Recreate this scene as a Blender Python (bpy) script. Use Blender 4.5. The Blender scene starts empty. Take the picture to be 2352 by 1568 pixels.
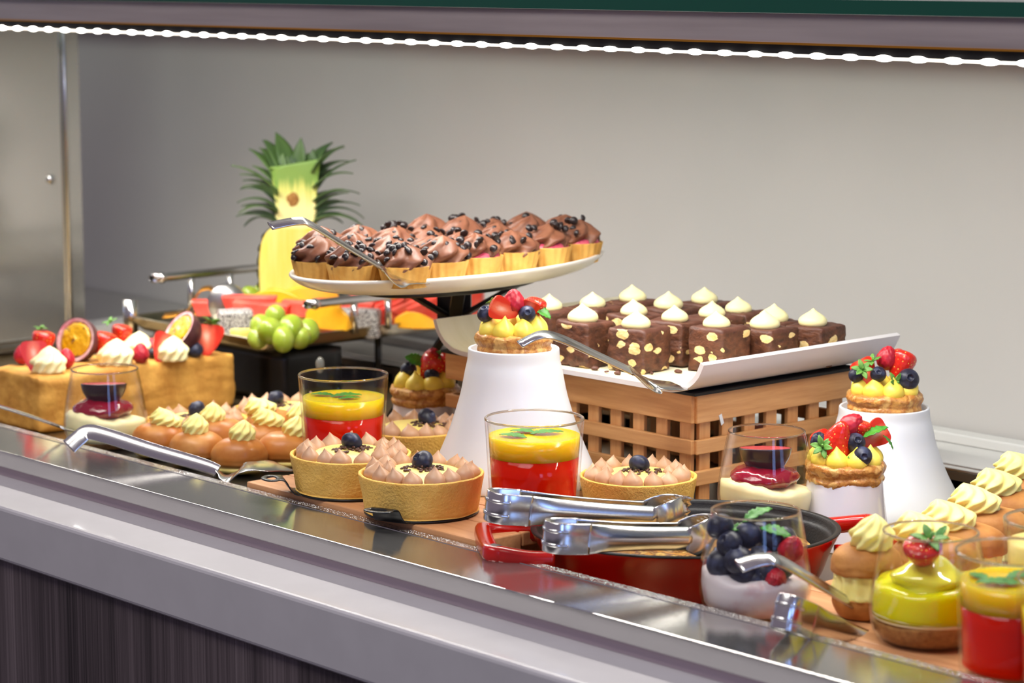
import bpy, math, random
from mathutils import Vector, Matrix, noise
R = random.Random(7)
PI = math.pi
SC = bpy.context.scene
COL = SC.collection
# ------------------------------------------------------------------ camera model
F = 5700.0; CX = 1176.0; CY = 784.0
TH = math.radians(42.2); PT = math.radians(8.59); H = 0.465
CT, ST = math.cos(TH), math.sin(TH)
CAM = Vector((0, 0, H))
FH = Vector((-CT, ST, 0)); RT = Vector((ST, CT, 0))
FW = FH * math.cos(PT) + Vector((0, 0, -math.sin(PT)))
UP = RT.cross(FW)
VIEW = math.atan2(CT, ST)            # heading that turns local x to the view's right, local y away from the viewer

def ray(px, py):
    return FW * F + RT * (px - CX) + UP * (CY - py)
def G(px, py, z):                    # point on the horizontal plane at height z
    v = ray(px, py); return CAM + v * ((z - H) / v.z)
def DD(px, py, d):                   # point at horizontal distance d along the view heading
    v = ray(px, py); return CAM + v * (d / v.dot(FH))

# ------------------------------------------------------------------ objects
def tag(o, label=None, cat=None, group=None, kind=None):
    if label: o['label'] = label
    if cat: o['category'] = cat
    if group: o['group'] = group
    if kind: o['kind'] = kind
    return o
def thing(name, label, cat, loc=(0, 0, 0), rz=0.0, group=None):
    o = bpy.data.objects.new(name, None); COL.objects.link(o)
    o.empty_display_size = 0.01
    o.location = loc; o.rotation_euler = (0, 0, rz)
    return tag(o, label, cat, group)
def mk(name, geo, mat, parent=None, loc=(0, 0, 0), rot=(0, 0, 0), smooth=True, mats=None, idx=None, sharp=None):
    v, f = geo
    me = bpy.data.meshes.new(name)
    me.from_pydata([tuple(p) for p in v], [], f)
    for m in (mats or [mat]): me.materials.append(m)
    if idx: me.polygons.foreach_set('material_index', idx)
    if smooth:
        me.polygons.foreach_set('use_smooth', [True] * len(me.polygons))
        if sharp: 
            try: me.set_sharp_from_angle(angle=math.radians(sharp))
            except Exception: pass
    me.update()
    o = bpy.data.objects.new(name, me); COL.objects.link(o)
    o.location = loc; o.rotation_euler = rot
    if parent: o.parent = parent
    return o
def inst(src, name, parent=None, loc=(0, 0, 0), rot=(0, 0, 0), scale=(1, 1, 1)):
    o = bpy.data.objects.new(name, src.data); COL.objects.link(o)
    for m in src.modifiers:
        n = o.modifiers.new(m.name, m.type)
        if m.type == 'SOLIDIFY': n.thickness = m.thickness; n.offset = m.offset
        if m.type == 'BEVEL': n.width = m.width; n.segments = m.segments; n.limit_method = 'ANGLE'
    o.location = loc; o.rotation_euler = rot
    o.scale = scale if not isinstance(scale, (int, float)) else (scale,) * 3
    if parent: o.parent = parent
    return o
def setmesh(o, parent, name, loc=(0,0,0), rot=(0,0,0), scale=1.0):
    return inst(o, name, parent, loc, rot, scale)
def bevel(o, w=0.001, n=2):
    m = o.modifiers.new('bevel', 'BEVEL'); m.width = w; m.segments = n; m.limit_method = 'ANGLE'
    return o
def solid(o, t, off=0.0):
    m = o.modifiers.new('solid', 'SOLIDIFY'); m.thickness = t; m.offset = off
    return o
def copy_tree(o, parent=None):
    c = o.copy(); COL.objects.link(c)
    c.parent = parent
    for ch in o.children: copy_tree(ch, c)
    return c

# ------------------------------------------------------------------ geometry
def join(*gs):
    V, Fc = [], []
    for v, f in gs:
        n = len(V); V += [Vector(p) for p in v]; Fc += [tuple(i + n for i in q) for q in f]
    return V, Fc
def xf(g, M):
    return [M @ Vector(p) for p in g[0]], list(g[1])
def move(g, x=0, y=0, z=0): return xf(g, Matrix.Translation((x, y, z)))
def turn(g, a, ax='Z'): return xf(g, Matrix.Rotation(a, 4, ax))
def scl(g, x, y=None, z=None):
    y = x if y is None else y; z = x if z is None else z
    return [Vector((p[0]*x, p[1]*y, p[2]*z)) for p in g[0]], list(g[1])
def box(x0, x1, y0, y1, z0, z1):
    v = [(x, y, z) for z in (z0, z1) for y in (y0, y1) for x in (x0, x1)]
    return v, [(0, 2, 3, 1), (4, 5, 7, 6), (0, 1, 5, 4), (2, 6, 7, 3), (0, 4, 6, 2), (1, 3, 7, 5)]
def cr(pts, n):
    """Catmull-Rom resample of tuples, n samples per span."""
    P = [Vector(p) if len(p) == 3 else Vector((p[0], p[1], 0)) for p in pts]
    out = []
    for i in range(len(P) - 1):
        a = P[max(i - 1, 0)]; b = P[i]; c = P[i + 1]; d = P[min(i + 2, len(P) - 1)]
        for k in range(n):
            t = k / n
            out.append(0.5 * ((2 * b) + (c - a) * t + (2 * a - 5 * b + 4 * c - d) * t * t + (3 * b - a - 3 * c + d) * t ** 3))
    out.append(P[-1])
    return out
def lathe(prof, seg=48, mul=None, shift=None):
    """prof [(r,z)...] from bottom to top; mul(theta,t)->radius factor; shift(t)->(dx,dy,dtheta)."""
    V, Fc = [], []; rows = []
    n = len(prof)
    for i, p in enumerate(prof):
        r, z = p[0], p[1]; t = i / max(1, n - 1)
        dx, dy, da = shift(t) if shift else (0, 0, 0)
        if r < 1e-7:
            rows.append([len(V)]); V.append(Vector((dx, dy, z))); continue
        row = []
        for k in range(seg):
            a = 2 * PI * k / seg
            m = mul(a, t) if mul else 1.0
            row.append(len(V)); V.append(Vector((r * m * math.cos(a + da) + dx, r * m * math.sin(a + da) + dy, z)))
        rows.append(row)
    for A, B in zip(rows, rows[1:]):
        for k in range(seg):
            j = (k + 1) % seg
            if len(A) == 1 and len(B) == 1: break
            if len(A) == 1: Fc.append((A[0], B[j], B[k]))
            elif len(B) == 1: Fc.append((A[k], A[j], B[0]))
            else: Fc.append((A[k], A[j], B[j], B[k]))
    return V, Fc
def sm(prof, n=4):
    return [(max(p.x, 0.0), p.y) for p in cr(prof, n)]
def sphere(r, seg=24, rings=14, sx=1, sy=1, sz=1):
    pr = [(r * math.sin(PI * i / rings), -r * math.cos(PI * i / rings)) for i in range(rings + 1)]
    pr[0] = (0, -r); pr[-1] = (0, r)
    return scl(lathe(pr, seg), sx, sy, sz)
def disp(g, amp, freq, seed=0.0, octs=1):
    out = []
    for p in g[0]:
        p = Vector(p); d = Vector((0, 0, 0)); a, f = amp, freq
        for _ in range(octs):
            d += noise.noise_vector(p * f + Vector((seed, seed * 1.7, seed * .3))) * a; a *= .5; f *= 2.1
        out.append(p + d)
    return out, list(g[1])
def rbox(sx, sy, sz, r, n=8):
    """rounded box centred on the origin, n cells per side."""
    V = {}; L = []; Fc = []
    hs = (sx / 2, sy / 2, sz / 2)
    def grid(k):
        return -1 + 2 * k / n
    def vid(key):
        if key in V: return V[key]
        q = []
        for c, h in zip(key, hs):
            g = grid(c); q.append(h * (g if abs(g) == 1 else g * (1 - 0.0)))
        p = Vector(q)
        inner = Vector([max(-(h - r), min(h - r, c)) for c, h in zip(p, hs)])
        d = p - inner
        if d.length > 1e-9: p = inner + d.normalized() * r
        V[key] = len(L); L.append(p); return V[key]
    for ax in range(3):
        for s in (0, n):
            for i in range(n):
                for j in range(n):
                    ks = []
                    for a, b in ((i, j), (i + 1, j), (i + 1, j + 1), (i, j + 1)):
                        k = [0, 0, 0]; k[ax] = s; k[(ax + 1) % 3] = a; k[(ax + 2) % 3] = b
                        ks.append(vid(tuple(k)))
                    Fc.append(tuple(ks) if s else tuple(reversed(ks)))
    return L, Fc
def tube(pts, rad, seg=10, caps=True, sect=None):
    """sweep; rad a number or a list; sect a list of (a,b) offsets in units of rad instead of a circle."""
    P = [Vector(p) for p in pts]; n = len(P)
    sect = sect or [(math.cos(2 * PI * k / seg), math.sin(2 * PI * k / seg)) for k in range(seg)]
    m = len(sect)
    T = [(P[min(i + 1, n - 1)] - P[max(i - 1, 0)]).normalized() for i in range(n)]
    u = Vector((0, 0, 1)) if abs(T[0].z) < .9 else Vector((1, 0, 0))
    a = T[0].cross(u).normalized()
    V, Fc = [], []
    for i in range(n):
        a = (a - T[i] * a.dot(T[i])).normalized(); b = T[i].cross(a)
        r = rad[i] if isinstance(rad, (list, tuple)) else rad
        for s, t in sect: V.append(P[i] + (a * s + b * t) * r)
    for i in range(n - 1):
        for k in range(m):
            j = (k + 1) % m
            Fc.append((i * m + k, i * m + j, (i + 1) * m + j, (i + 1) * m + k))
    if caps:
        Fc.append(tuple(reversed(range(m)))); Fc.append(tuple(range((n - 1) * m, n * m)))
    return V, Fc
def ribbon(pts, wid, th, side):
    """flat strip with rounded edges along pts; wid list of half widths; side(i,T) gives the width direction."""
    P = [Vector(p) for p in pts]; n = len(P)
    V, Fc = [], []
    sec = [(1, -.4), (1, .4), (.93, 1), (0, 1), (-.93, 1), (-1, .4), (-1, -.4), (-.93, -1), (0, -1), (.93, -1)]
    m = len(sec)
    for i in range(n):
        T = (P[min(i + 1, n - 1)] - P[max(i - 1, 0)]).normalized()
        s = Vector(side(i / (n - 1)) if callable(side) else side)
        s = (s - T * s.dot(T)).normalized(); nn = T.cross(s)
        w = wid[i] if isinstance(wid, (list, tuple)) else wid
        t = th[i] if isinstance(th, (list, tuple)) else th
        for a, b in sec: V.append(P[i] + s * (a * w) + nn * (b * t / 2))
    for i in range(n - 1):
        for k in range(m):
            j = (k + 1) % m
            Fc.append((i * m + k, i * m + j, (i + 1) * m + j, (i + 1) * m + k))
    Fc.append(tuple(reversed(range(m)))); Fc.append(tuple(range((n - 1) * m, n * m)))
    return V, Fc
def swirl(Rr, h, n=8, amp=.13, twist=1.6, seg=64, rings=20, bend=0.0):
    pr = []
    for i in range(rings + 1):
        t = i / rings
        r = Rr * (math.sin(PI * (.27 + .73 * t)) ** .85) * (1 + .05 * math.cos(2 * PI * 2.4 * t)) * (1 - .16 * t)
        pr.append((max(r, 0) if i < rings else 0, h * t ** .92))
    return lathe([(0, 0)] + pr, seg, lambda a, t: 1 + amp * math.cos(n * a) * (1 - .35 * t), lambda t: (bend * t ** 3, 0, twist * t ** .8))
KISS = [(0, 0), (.78, 0), (.97, .12), (1.0, .27), (.93, .42), (.76, .56), (.52, .69), (.30, .80), (.15, .90), (.06, .97), (0, 1.0)]
def kiss(Rr, h, bend=0.0, seg=28, n=3):
    pr = sm([(r * Rr, z * h) for r, z in KISS], n)
    return lathe(pr, seg, lambda a, t: 1 + .025 * math.sin(3 * a + 1) , lambda t: (bend * t ** 3, bend * .4 * t ** 4, 0))
def leaf(L, W, curl=.25, n=14, m=8, serr=.10, fold=.18):
    V, Fc = [], []
    for i in range(n + 1):
        t = i / n
        w = W * (math.sin(PI * min(1, t * .97 + .015)) ** .75) * (1 - .25 * t) * (1 + (serr if i % 2 else -serr) * (0 if i in (0, n) else 1))
        for j in range(m + 1):
            s = -1 + 2 * j / m
            z = curl * L * (-(t - .5) ** 2 + .25) + abs(s) * w * fold + .02 * L * math.sin(t * 26 + abs(s) * 3) * abs(s)
            V.append(Vector((L * t + abs(s) * W * .12, s * w, z)))
    for i in range(n):
        for j in range(m):
            a = i * (m + 1) + j
            Fc.append((a, a + 1, a + m + 2, a + m + 1))
    return V, Fc
def fib(n):
    out = []
    for i in range(n):
        z = 1 - 2 * (i + .5) / n; a = i * 2.399963
        r = math.sqrt(1 - z * z); out.append(Vector((r * math.cos(a), r * math.sin(a), z)))
    return out
def raspberry(r, h):
    pts = fib(62); out = []
    g = sphere(1, 44, 30)
    for p in g[0]:
        d = Vector(p).normalized(); c = max(q.dot(d) for q in pts); ang = math.acos(min(1, c))
        b = math.sqrt(max(0, 1 - (ang / .30) ** 2))
        k = .88 + .14 * b
        z = (d.z + 1) / 2
        rr = r * (1.0 - .38 * max(0, z - .35) ** 1.3 * 1.4)
        out.append(Vector((d.x * k * rr, d.y * k * rr, (d.z * k + 1) * h / 2)))
    return out, g[1]
SB = [(0, 0), (.20, .02), (.42, .14), (.66, .34), (.86, .56), (.98, .76), (.93, .92), (.62, 1.0), (0, 1.0)]
def berry(r, h, half=False):
    """strawberry, tip down at z=0, shoulder at z=h. half: flat cut face on the -y side; returns geo, idx"""
    pr = sm([(a * r, b * h) for a, b in SB], 4)
    if not half:
        g = lathe(pr, 32); return g, [0] * len(g[1])
    V, Fc, idx = [], [], []; seg = 20; rows = []
    for x, z in pr:
        row = []
        for k in range(seg + 1):
            a = PI * k / seg
            row.append(len(V)); V.append(Vector((x * math.cos(a), x * math.sin(a), z)))
        rows.append(row)
    for A, B in zip(rows, rows[1:]):
        for k in range(seg): Fc.append((A[k], A[k + 1], B[k + 1], B[k])); idx.append(0)
    m = 8; base = len(V)
    for x, z in pr:
        for k in range(m + 1): V.append(Vector((x * (-1 + 2 * k / m), 0.0, z)))
    for i in range(len(pr) - 1):
        for k in range(m):
            a = base + i * (m + 1) + k
            Fc.append((a, a + 1, a + m + 2, a + m + 1)); idx.append(1)
    return (V, Fc), idx
def blueberry(r):
    pr = []
    for i in range(17):
        a = PI * i / 16
        pr.append((r * math.sin(a), -r * math.cos(a) * .9))
    pr = pr[:14] + [(r * .40, r * .86), (r * .36, r * .95), (r * .28, r * .90), (r * .2, r * .74), (0, r * .70)]
    pr[0] = (0, -r * .9)
    return lathe(pr, 30, lambda a, t: 1 + (.07 * math.cos(5 * a) if .78 < t < .93 else 0))
def cap_green(r):
    gs = []
    for k in range(6):
        l = leaf(r, r * .28, .35, 8, 4, 0.0, .15)
        gs.append(turn(turn(l, -.1 - .35 * (k % 2), 'Y'), k * PI / 3 + .2))
    gs.append(tube([(0, 0, 0), (r * .1, 0, r * .5)], r * .08, 6))
    return join(*gs)
# ------------------------------------------------------------------ materials
def lin(c):
    return tuple(((v / 255) / 12.92 if v / 255 <= .04045 else ((v / 255 + .055) / 1.055) ** 2.4) for v in c)
def new(name):
    m = bpy.data.materials.new(name); m.use_nodes = True
    nt = m.node_tree; b = nt.nodes['Principled BSDF']
    return m, nt, b
def N(nt, t, **kw):
    n = nt.nodes.new(t)
    for k, v in kw.items(): setattr(n, k, v)
    return n
def coords(nt, scale=(1, 1, 1), rnd=True):
    tc = N(nt, 'ShaderNodeTexCoord'); mp = N(nt, 'ShaderNodeMapping')
    mp.inputs['Scale'].default_value = scale
    nt.links.new(tc.outputs['Object'], mp.inputs['Vector'])
    if rnd:
        oi = N(nt, 'ShaderNodeObjectInfo'); ml = N(nt, 'ShaderNodeMath', operation='MULTIPLY'); ml.inputs[1].default_value = 13.0
        nt.links.new(oi.outputs['Random'], ml.inputs[0]); nt.links.new(ml.outputs[0], mp.inputs['Location'])
    return mp.outputs['Vector']
def noise_t(nt, vec, scale, detail=3, rough=.55, dist=0.0):
    n = N(nt, 'ShaderNodeTexNoise'); n.inputs['Scale'].default_value = scale; n.inputs['Detail'].default_value = detail
    n.inputs['Roughness'].default_value = rough; n.inputs['Distortion'].default_value = dist
    nt.links.new(vec, n.inputs['Vector']); return n
def ramp(nt, fac, stops):
    r = N(nt, 'ShaderNodeValToRGB'); e = r.color_ramp.elements
    while len(e) < len(stops): e.new(.5)
    for k, (p, c) in enumerate(stops):
        e[k].position = p; e[k].color = (*c, 1)
    nt.links.new(fac, r.inputs['Fac']); return r.outputs['Color']
def bump(nt, b, h, strength=.3, dist=.001):
    n = N(nt, 'ShaderNodeBump'); n.inputs['Strength'].default_value = strength; n.inputs['Distance'].default_value = dist
    nt.links.new(h, n.inputs['Height']); nt.links.new(n.outputs['Normal'], b.inputs['Normal']); return n
def P(name, c, rough=.5, metal=0.0, c2=None, scale=60, lo=.35, hi=.65, bmp=0.0, bscale=200, bdist=.001, sss=0.0, trans=0.0, coat=0.0, ior=1.45, stretch=(1, 1, 1), detail=3, c3=None, spec=.5, croug=.05, ssc=.004):
    m, nt, b = new(name)
    C = lin(c)
    b.inputs['Base Color'].default_value = (*C, 1); b.inputs['Roughness'].default_value = rough; b.inputs['Metallic'].default_value = metal
    b.inputs['IOR'].default_value = ior; b.inputs['Specular IOR Level'].default_value = spec
    v = coords(nt, stretch)
    if c2:
        nn = noise_t(nt, v, scale, detail)
        st = [(lo, C), (hi, lin(c2))]
        if c3: st = [(lo, C), ((lo + hi) / 2, lin(c2)), (hi, lin(c3))]
        nt.links.new(ramp(nt, nn.outputs['Fac'], st), b.inputs['Base Color'])
    if bmp:
        bb = noise_t(nt, v, bscale, 4); bump(nt, b, bb.outputs['Fac'], bmp, bdist)
    if sss:
        b.inputs['Subsurface Weight'].default_value = sss; b.inputs['Subsurface Radius'].default_value = (1, .6, .35); b.inputs['Subsurface Scale'].default_value = ssc
    if trans: b.inputs['Transmission Weight'].default_value = trans
    if coat: b.inputs['Coat Weight'].default_value = coat; b.inputs['Coat Roughness'].default_value = croug
    return m
M = {}
M['steel'] = P('stainless_steel', (210, 209, 207), .2, 1.0)
M['rim_glass'] = P('glass_rim', (226, 214, 196), .02, trans=1.0, ior=1.5)
M['steel_soft'] = P('satin_steel', (190, 188, 184), .28, 1.0, bmp=.06, bscale=60, stretch=(.05, 1, 1))
M['tray_steel'] = P('tray_steel', (190, 180, 160), .22, 1.0)
def ledge_mat():
    m, nt, b = new('rim_steel')
    b.inputs['Base Color'].default_value = (*lin((188, 187, 184)), 1); b.inputs['Metallic'].default_value = .88
    v = coords(nt, (.6, 14, 14), False)
    s = noise_t(nt, v, 90, 5, .7)
    mr = N(nt, 'ShaderNodeMapRange'); mr.inputs[1].default_value = .3; mr.inputs[2].default_value = .75; mr.inputs[3].default_value = .04; mr.inputs[4].default_value = .16
    nt.links.new(s.outputs['Fac'], mr.inputs[0]); nt.links.new(mr.outputs[0], b.inputs['Roughness'])
    bump(nt, b, s.outputs['Fac'], .05, .0004)
    return m
M['ledge'] = ledge_mat()
def wet_mat():
    m, nt, b = new('steel_with_condensation')
    b.inputs['Base Color'].default_value = (*lin((205, 203, 198)), 1); b.inputs['Metallic'].default_value = .9; b.inputs['Roughness'].default_value = .2
    v = coords(nt, (1, 1, 1), False)
    vo = N(nt, 'ShaderNodeTexVoronoi'); vo.inputs['Scale'].default_value = 520; nt.links.new(v, vo.inputs['Vector'])
    c = ramp(nt, vo.outputs['Distance'], [(.15, (1, 1, 1)), (.55, (0, 0, 0))])
    bump(nt, b, c, .9, .0012)
    return m
M['wet'] = wet_mat()
M['white_stone'] = P('white_worktop', (190, 187, 189), .32, coat=.55, c2=(186, 183, 185), scale=30, croug=.07)
def laminate():
    m, nt, b = new('dark_wood_laminate')
    v = coords(nt, (160, 160, 1.2), False); n1 = noise_t(nt, v, 2.2, 6, .7)
    v2 = coords(nt, (14, 14, .4), False); n2 = noise_t(nt, v2, 1.5, 3)
    mx = N(nt, 'ShaderNodeMath', operation='ADD'); nt.links.new(n1.outputs['Fac'], mx.inputs[0]); nt.links.new(n2.outputs['Fac'], mx.inputs[1])
    md = N(nt, 'ShaderNodeMath', operation='MULTIPLY'); md.inputs[1].default_value = .5; nt.links.new(mx.outputs[0], md.inputs[0])
    nt.links.new(ramp(nt, md.outputs[0], [(.36, lin((36, 30, 31))), (.50, lin((80, 70, 72))), (.66, lin((120, 108, 110)))]), b.inputs['Base Color'])
    b.inputs['Roughness'].default_value = .5
    return m
M['laminate'] = laminate()
M['plinth'] = P('mauve_grey_strip', (178, 160, 166), .5)
M['wall'] = P('painted_wall', (196, 191, 187), .6, c2=(190, 186, 182), scale=3)
M['panel'] = P('mirror_steel', (206, 204, 196), .16, .82, bmp=.03, bscale=6, bdist=.01)
M['curb'] = P('white_curb', (206, 204, 200), .5)
M['vent'] = P('brown_grey_steel', (120, 105, 88), .3, .8)
M['black'] = P('black_paint', (14, 14, 15), .35)
M['black_matte'] = P('black_recess', (10, 10, 11), .6)
M['rail'] = P('rail_steel', (160, 150, 150), .4, .3, c2=(140, 130, 130), scale=18, stretch=(.15, 1, 3))
M['shelf_edge'] = P('green_glass_edge', (0, 62, 48), .08, trans=0.0, spec=.6)
def led_mat():
    m, nt, b = new('lit_diode')
    b.inputs['Base Color'].default_value = (1, 1, 1, 1)
    b.inputs['Emission Color'].default_value = (1, .93, .82, 1); b.inputs['Emission Strength'].default_value = 14
    return m
M['led'] = led_mat()
M['lens'] = P('frosted_diffuser', (235, 230, 220), .4)
M['lens'].node_tree.nodes['Principled BSDF'].inputs['Emission Color'].default_value = (1, .93, .82, 1)
M['lens'].node_tree.nodes['Principled BSDF'].inputs['Emission Strength'].default_value = 2.2
M['well_steel'] = P('well_steel', (132, 112, 78), .3, .9)
def thin_glass(name, tint=(.975, .98, .975), base=.035, edge=.75):
    m = bpy.data.materials.new(name); m.use_nodes = True; nt = m.node_tree
    nt.nodes.remove(nt.nodes['Principled BSDF']); out = nt.nodes['Material Output']
    t = N(nt, 'ShaderNodeBsdfTransparent'); t.inputs['Color'].default_value = (*tint, 1)
    g = N(nt, 'ShaderNodeBsdfGlossy'); g.inputs['Roughness'].default_value = .015
    lw = N(nt, 'ShaderNodeLayerWeight'); lw.inputs['Blend'].default_value = .5
    pw = N(nt, 'ShaderNodeMath', operation='POWER'); pw.inputs[1].default_value = 4.5; nt.links.new(lw.outputs['Facing'], pw.inputs[0])
    mr = N(nt, 'ShaderNodeMapRange'); mr.inputs[3].default_value = base; mr.inputs[4].default_value = edge
    nt.links.new(pw.outputs[0], mr.inputs[0])
    mx = N(nt, 'ShaderNodeMixShader'); nt.links.new(mr.outputs[0], mx.inputs[0]); nt.links.new(t.outputs[0], mx.inputs[1]); nt.links.new(g.outputs[0], mx.inputs[2])
    nt.links.new(mx.outputs[0], out.inputs['Surface'])
    return m
M['glass'] = thin_glass('clear_glass', (.985, .985, .98), .018, .8)
M['shelf_glass'] = thin_glass('shelf_glass', (.88, .95, .92), .04, .6)
M['ceramic'] = P('matt_white_ceramic', (222, 226, 230), .42, coat=.15)
M['glaze'] = P('glossy_white_ceramic', (226, 224, 232), .15, coat=.6)
M['plate'] = P('cream_plate', (232, 226, 212), .3, coat=.3)
M['platter_in'] = P('platter_face_yellow_light', (240, 232, 200), .45, c2=(233, 224, 188), scale=8, stretch=(1, 12, 1))  # yellow cast of the light put into the inner face's colour
M['platter_out'] = P('white_platter_back', (222, 217, 216), .4)
M['crate'] = P('beech_slats', (222, 168, 110), .5, c2=(196, 138, 82), scale=2.2, lo=.3, hi=.7, stretch=(6, 75, 75), detail=5, bmp=.08, bscale=4)
M['board'] = P('beech_board', (214, 160, 112), .5, c2=(192, 136, 90), scale=2.0, lo=.3, hi=.7, stretch=(5, 80, 80), detail=5, bmp=.08, bscale=5)
M['shell'] = P('baked_shell', (222, 176, 92), .7, c2=(205, 150, 66), scale=55, bmp=.35, bscale=420, bdist=.0006, sss=.08)
M['shell_fine'] = P('pale_shortcrust', (242, 196, 100), .75, c2=(228, 176, 78), scale=70, lo=.3, hi=.75, bmp=.8, bscale=420, bdist=.0016, sss=.08)
M['mocha'] = P('mocha_cream', (198, 158, 124), .42, c2=(186, 144, 110), scale=60, sss=.12, bmp=.06, bscale=160)
M['choc_cream'] = P('chocolate_cream', (124, 80, 58), .42, c2=(106, 64, 46), scale=80, sss=.06, bmp=.2, bscale=160, spec=.32)
M['chip'] = P('dark_chocolate', (34, 24, 24), .32)
M['flake'] = P('chocolate_flakes', (78, 46, 30), .4)
M['pink'] = P('raspberry_filling', (214, 90, 112), .4, c2=(190, 60, 90), scale=180, bmp=.4, bscale=400)
M['custard'] = P('yellow_custard', (246, 224, 96), .38, sss=.2, c2=(240, 212, 78), scale=40)
M['custard_fill'] = P('custard_filling', (243, 220, 128), .4, sss=.15)
M['butter'] = P('butter_cream', (252, 242, 160), .45, sss=.25, c2=(250, 236, 140), scale=90)
M['white_cream'] = P('whipped_cream', (248, 238, 184), .4, sss=.2, bmp=.15, bscale=60)
M['yogurt'] = P('white_yogurt', (216, 206, 206), .4, sss=.2, c2=(200, 160, 164), scale=45, lo=.55, hi=.75)
M['ivory'] = P('ivory_ganache', (240, 230, 172), .45, sss=.2)
M['bun'] = P('glazed_bun', (214, 144, 70), .42, c2=(192, 116, 46), scale=28, lo=.3, hi=.7, bmp=.15, bscale=130, coat=.08, c3=(222, 158, 86))
M['choux'] = P('choux_crust', (202, 142, 74), .6, c2=(172, 108, 46), scale=60, lo=.3, hi=.7, bmp=.35, bscale=320)
M['puff'] = P('puff_pastry', (216, 158, 80), .38, c2=(176, 110, 48), scale=95, lo=.36, hi=.64, bmp=.75, bscale=330, bdist=.0014, coat=.25, c3=(224, 178, 104))
M['sponge'] = P('golden_sponge', (214, 160, 74), .75, c2=(178, 120, 44), scale=42, lo=.35, hi=.75, bmp=.8, bscale=110, bdist=.002)
M['crumb'] = P('biscuit_crumb', (176, 128, 66), .8, c2=(146, 98, 44), scale=220, bmp=.6, bscale=500)
def brownie_mat():
    m, nt, b = new('chocolate_biscuit_slice')
    v = coords(nt, (1, 1, 1.7), True)
    nz = noise_t(nt, v, 170, 2); ad = N(nt, 'ShaderNodeMixRGB', blend_type='ADD'); ad.inputs[0].default_value = .0035
    nt.links.new(v, ad.inputs[1]); nt.links.new(nz.outputs['Color'], ad.inputs[2])
    vo = N(nt, 'ShaderNodeTexVoronoi'); vo.inputs['Scale'].default_value = 66; vo.inputs['Randomness'].default_value = .9; nt.links.new(ad.outputs[0], vo.inputs['Vector'])
    se = N(nt, 'ShaderNodeSeparateColor'); nt.links.new(vo.outputs['Color'], se.inputs[0])
    lt = N(nt, 'ShaderNodeMath', operation='LESS_THAN'); lt.inputs[1].default_value = .42; nt.links.new(se.outputs[0], lt.inputs[0])
    ds = N(nt, 'ShaderNodeMath', operation='LESS_THAN'); ds.inputs[1].default_value = .46; nt.links.new(vo.outputs['Distance'], ds.inputs[0])
    an = N(nt, 'ShaderNodeMath', operation='MULTIPLY'); nt.links.new(lt.outputs[0], an.inputs[0]); nt.links.new(ds.outputs[0], an.inputs[1])
    n2 = noise_t(nt, v, 120, 4)
    ch = ramp(nt, n2.outputs['Fac'], [(.3, lin((58, 30, 20))), (.7, lin((106, 62, 40)))])
    bi = ramp(nt, n2.outputs['Fac'], [(.3, lin((214, 176, 106))), (.65, lin((238, 214, 156)))])
    mx = N(nt, 'ShaderNodeMixRGB'); nt.links.new(an.outputs[0], mx.inputs[0]); nt.links.new(ch, mx.inputs[1]); nt.links.new(bi, mx.inputs[2])
    nt.links.new(mx.outputs[0], b.inputs['Base Color']); b.inputs['Roughness'].default_value = .55
    bump(nt, b, n2.outputs['Fac'], .9, .002)
    return m
M['brownie'] = brownie_mat()
M['brownie_top'] = P('chocolate_top', (98, 60, 46), .5, c2=(80, 46, 34), scale=70, bmp=.3, bscale=240)
M['rasp'] = P('raspberry_red', (190, 36, 52), .38, c2=(160, 22, 40), scale=160, sss=.15)
def straw():
    m, nt, b = new('strawberry_skin')
    v = coords(nt, (1, 1, .8), False)
    vo = N(nt, 'ShaderNodeTexVoronoi'); vo.inputs['Scale'].default_value = 330; vo.inputs['Randomness'].default_value = .55; nt.links.new(v, vo.inputs['Vector'])
    c = ramp(nt, vo.outputs['Distance'], [(.16, lin((232, 180, 80))), (.24, lin((206, 36, 20)))])
    nt.links.new(c, b.inputs['Base Color']); b.inputs['Roughness'].default_value = .25; b.inputs['Coat Weight'].default_value = .3
    bump(nt, b, vo.outputs['Distance'], .4, .001)
    return m
M['straw'] = straw()
def flesh():
    m, nt, b = new('strawberry_flesh')
    tc = N(nt, 'ShaderNodeTexCoord'); mp = N(nt, 'ShaderNodeMapping'); mp.inputs['Scale'].default_value = (90, 90, 40); mp.inputs['Location'].default_value = (0, 0, -.75)
    nt.links.new(tc.outputs['Object'], mp.inputs['Vector'])
    ln = N(nt, 'ShaderNodeVectorMath', operation='LENGTH'); nt.links.new(mp.outputs[0], ln.inputs[0])
    n1 = noise_t(nt, mp.outputs[0], 2.5, 3); ad = N(nt, 'ShaderNodeMath', operation='MULTIPLY_ADD'); ad.inputs[1].default_value = .35
    nt.links.new(n1.outputs['Fac'], ad.inputs[0]); nt.links.new(ln.outputs['Value'], ad.inputs[2])
    c = ramp(nt, ad.outputs[0], [(.15, lin((248, 200, 176))), (.5, lin((236, 116, 84))), (.9, lin((214, 48, 26)))])
    nt.links.new(c, b.inputs['Base Color']); b.inputs['Roughness'].default_value = .3; b.inputs['Subsurface Weight'].default_value = .1; b.inputs['Subsurface Scale'].default_value = .003
    return m
M['flesh'] = flesh()
M['blue'] = P('blueberry_skin', (42, 46, 68), .42, c2=(26, 27, 42), scale=90, lo=.35, hi=.65, c3=(58, 64, 90))
M['mint'] = P('mint_green', (74, 150, 44), .42, c2=(48, 118, 30), scale=130, bmp=.35, bscale=260, sss=.05)
M['calyx'] = P('calyx_green', (112, 160, 70), .5, c2=(80, 132, 52), scale=200)
M['red_jelly'] = P('red_jelly', (238, 30, 0), .06, trans=.12, ior=1.12, sss=.8, coat=.3, ssc=.02)
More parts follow.
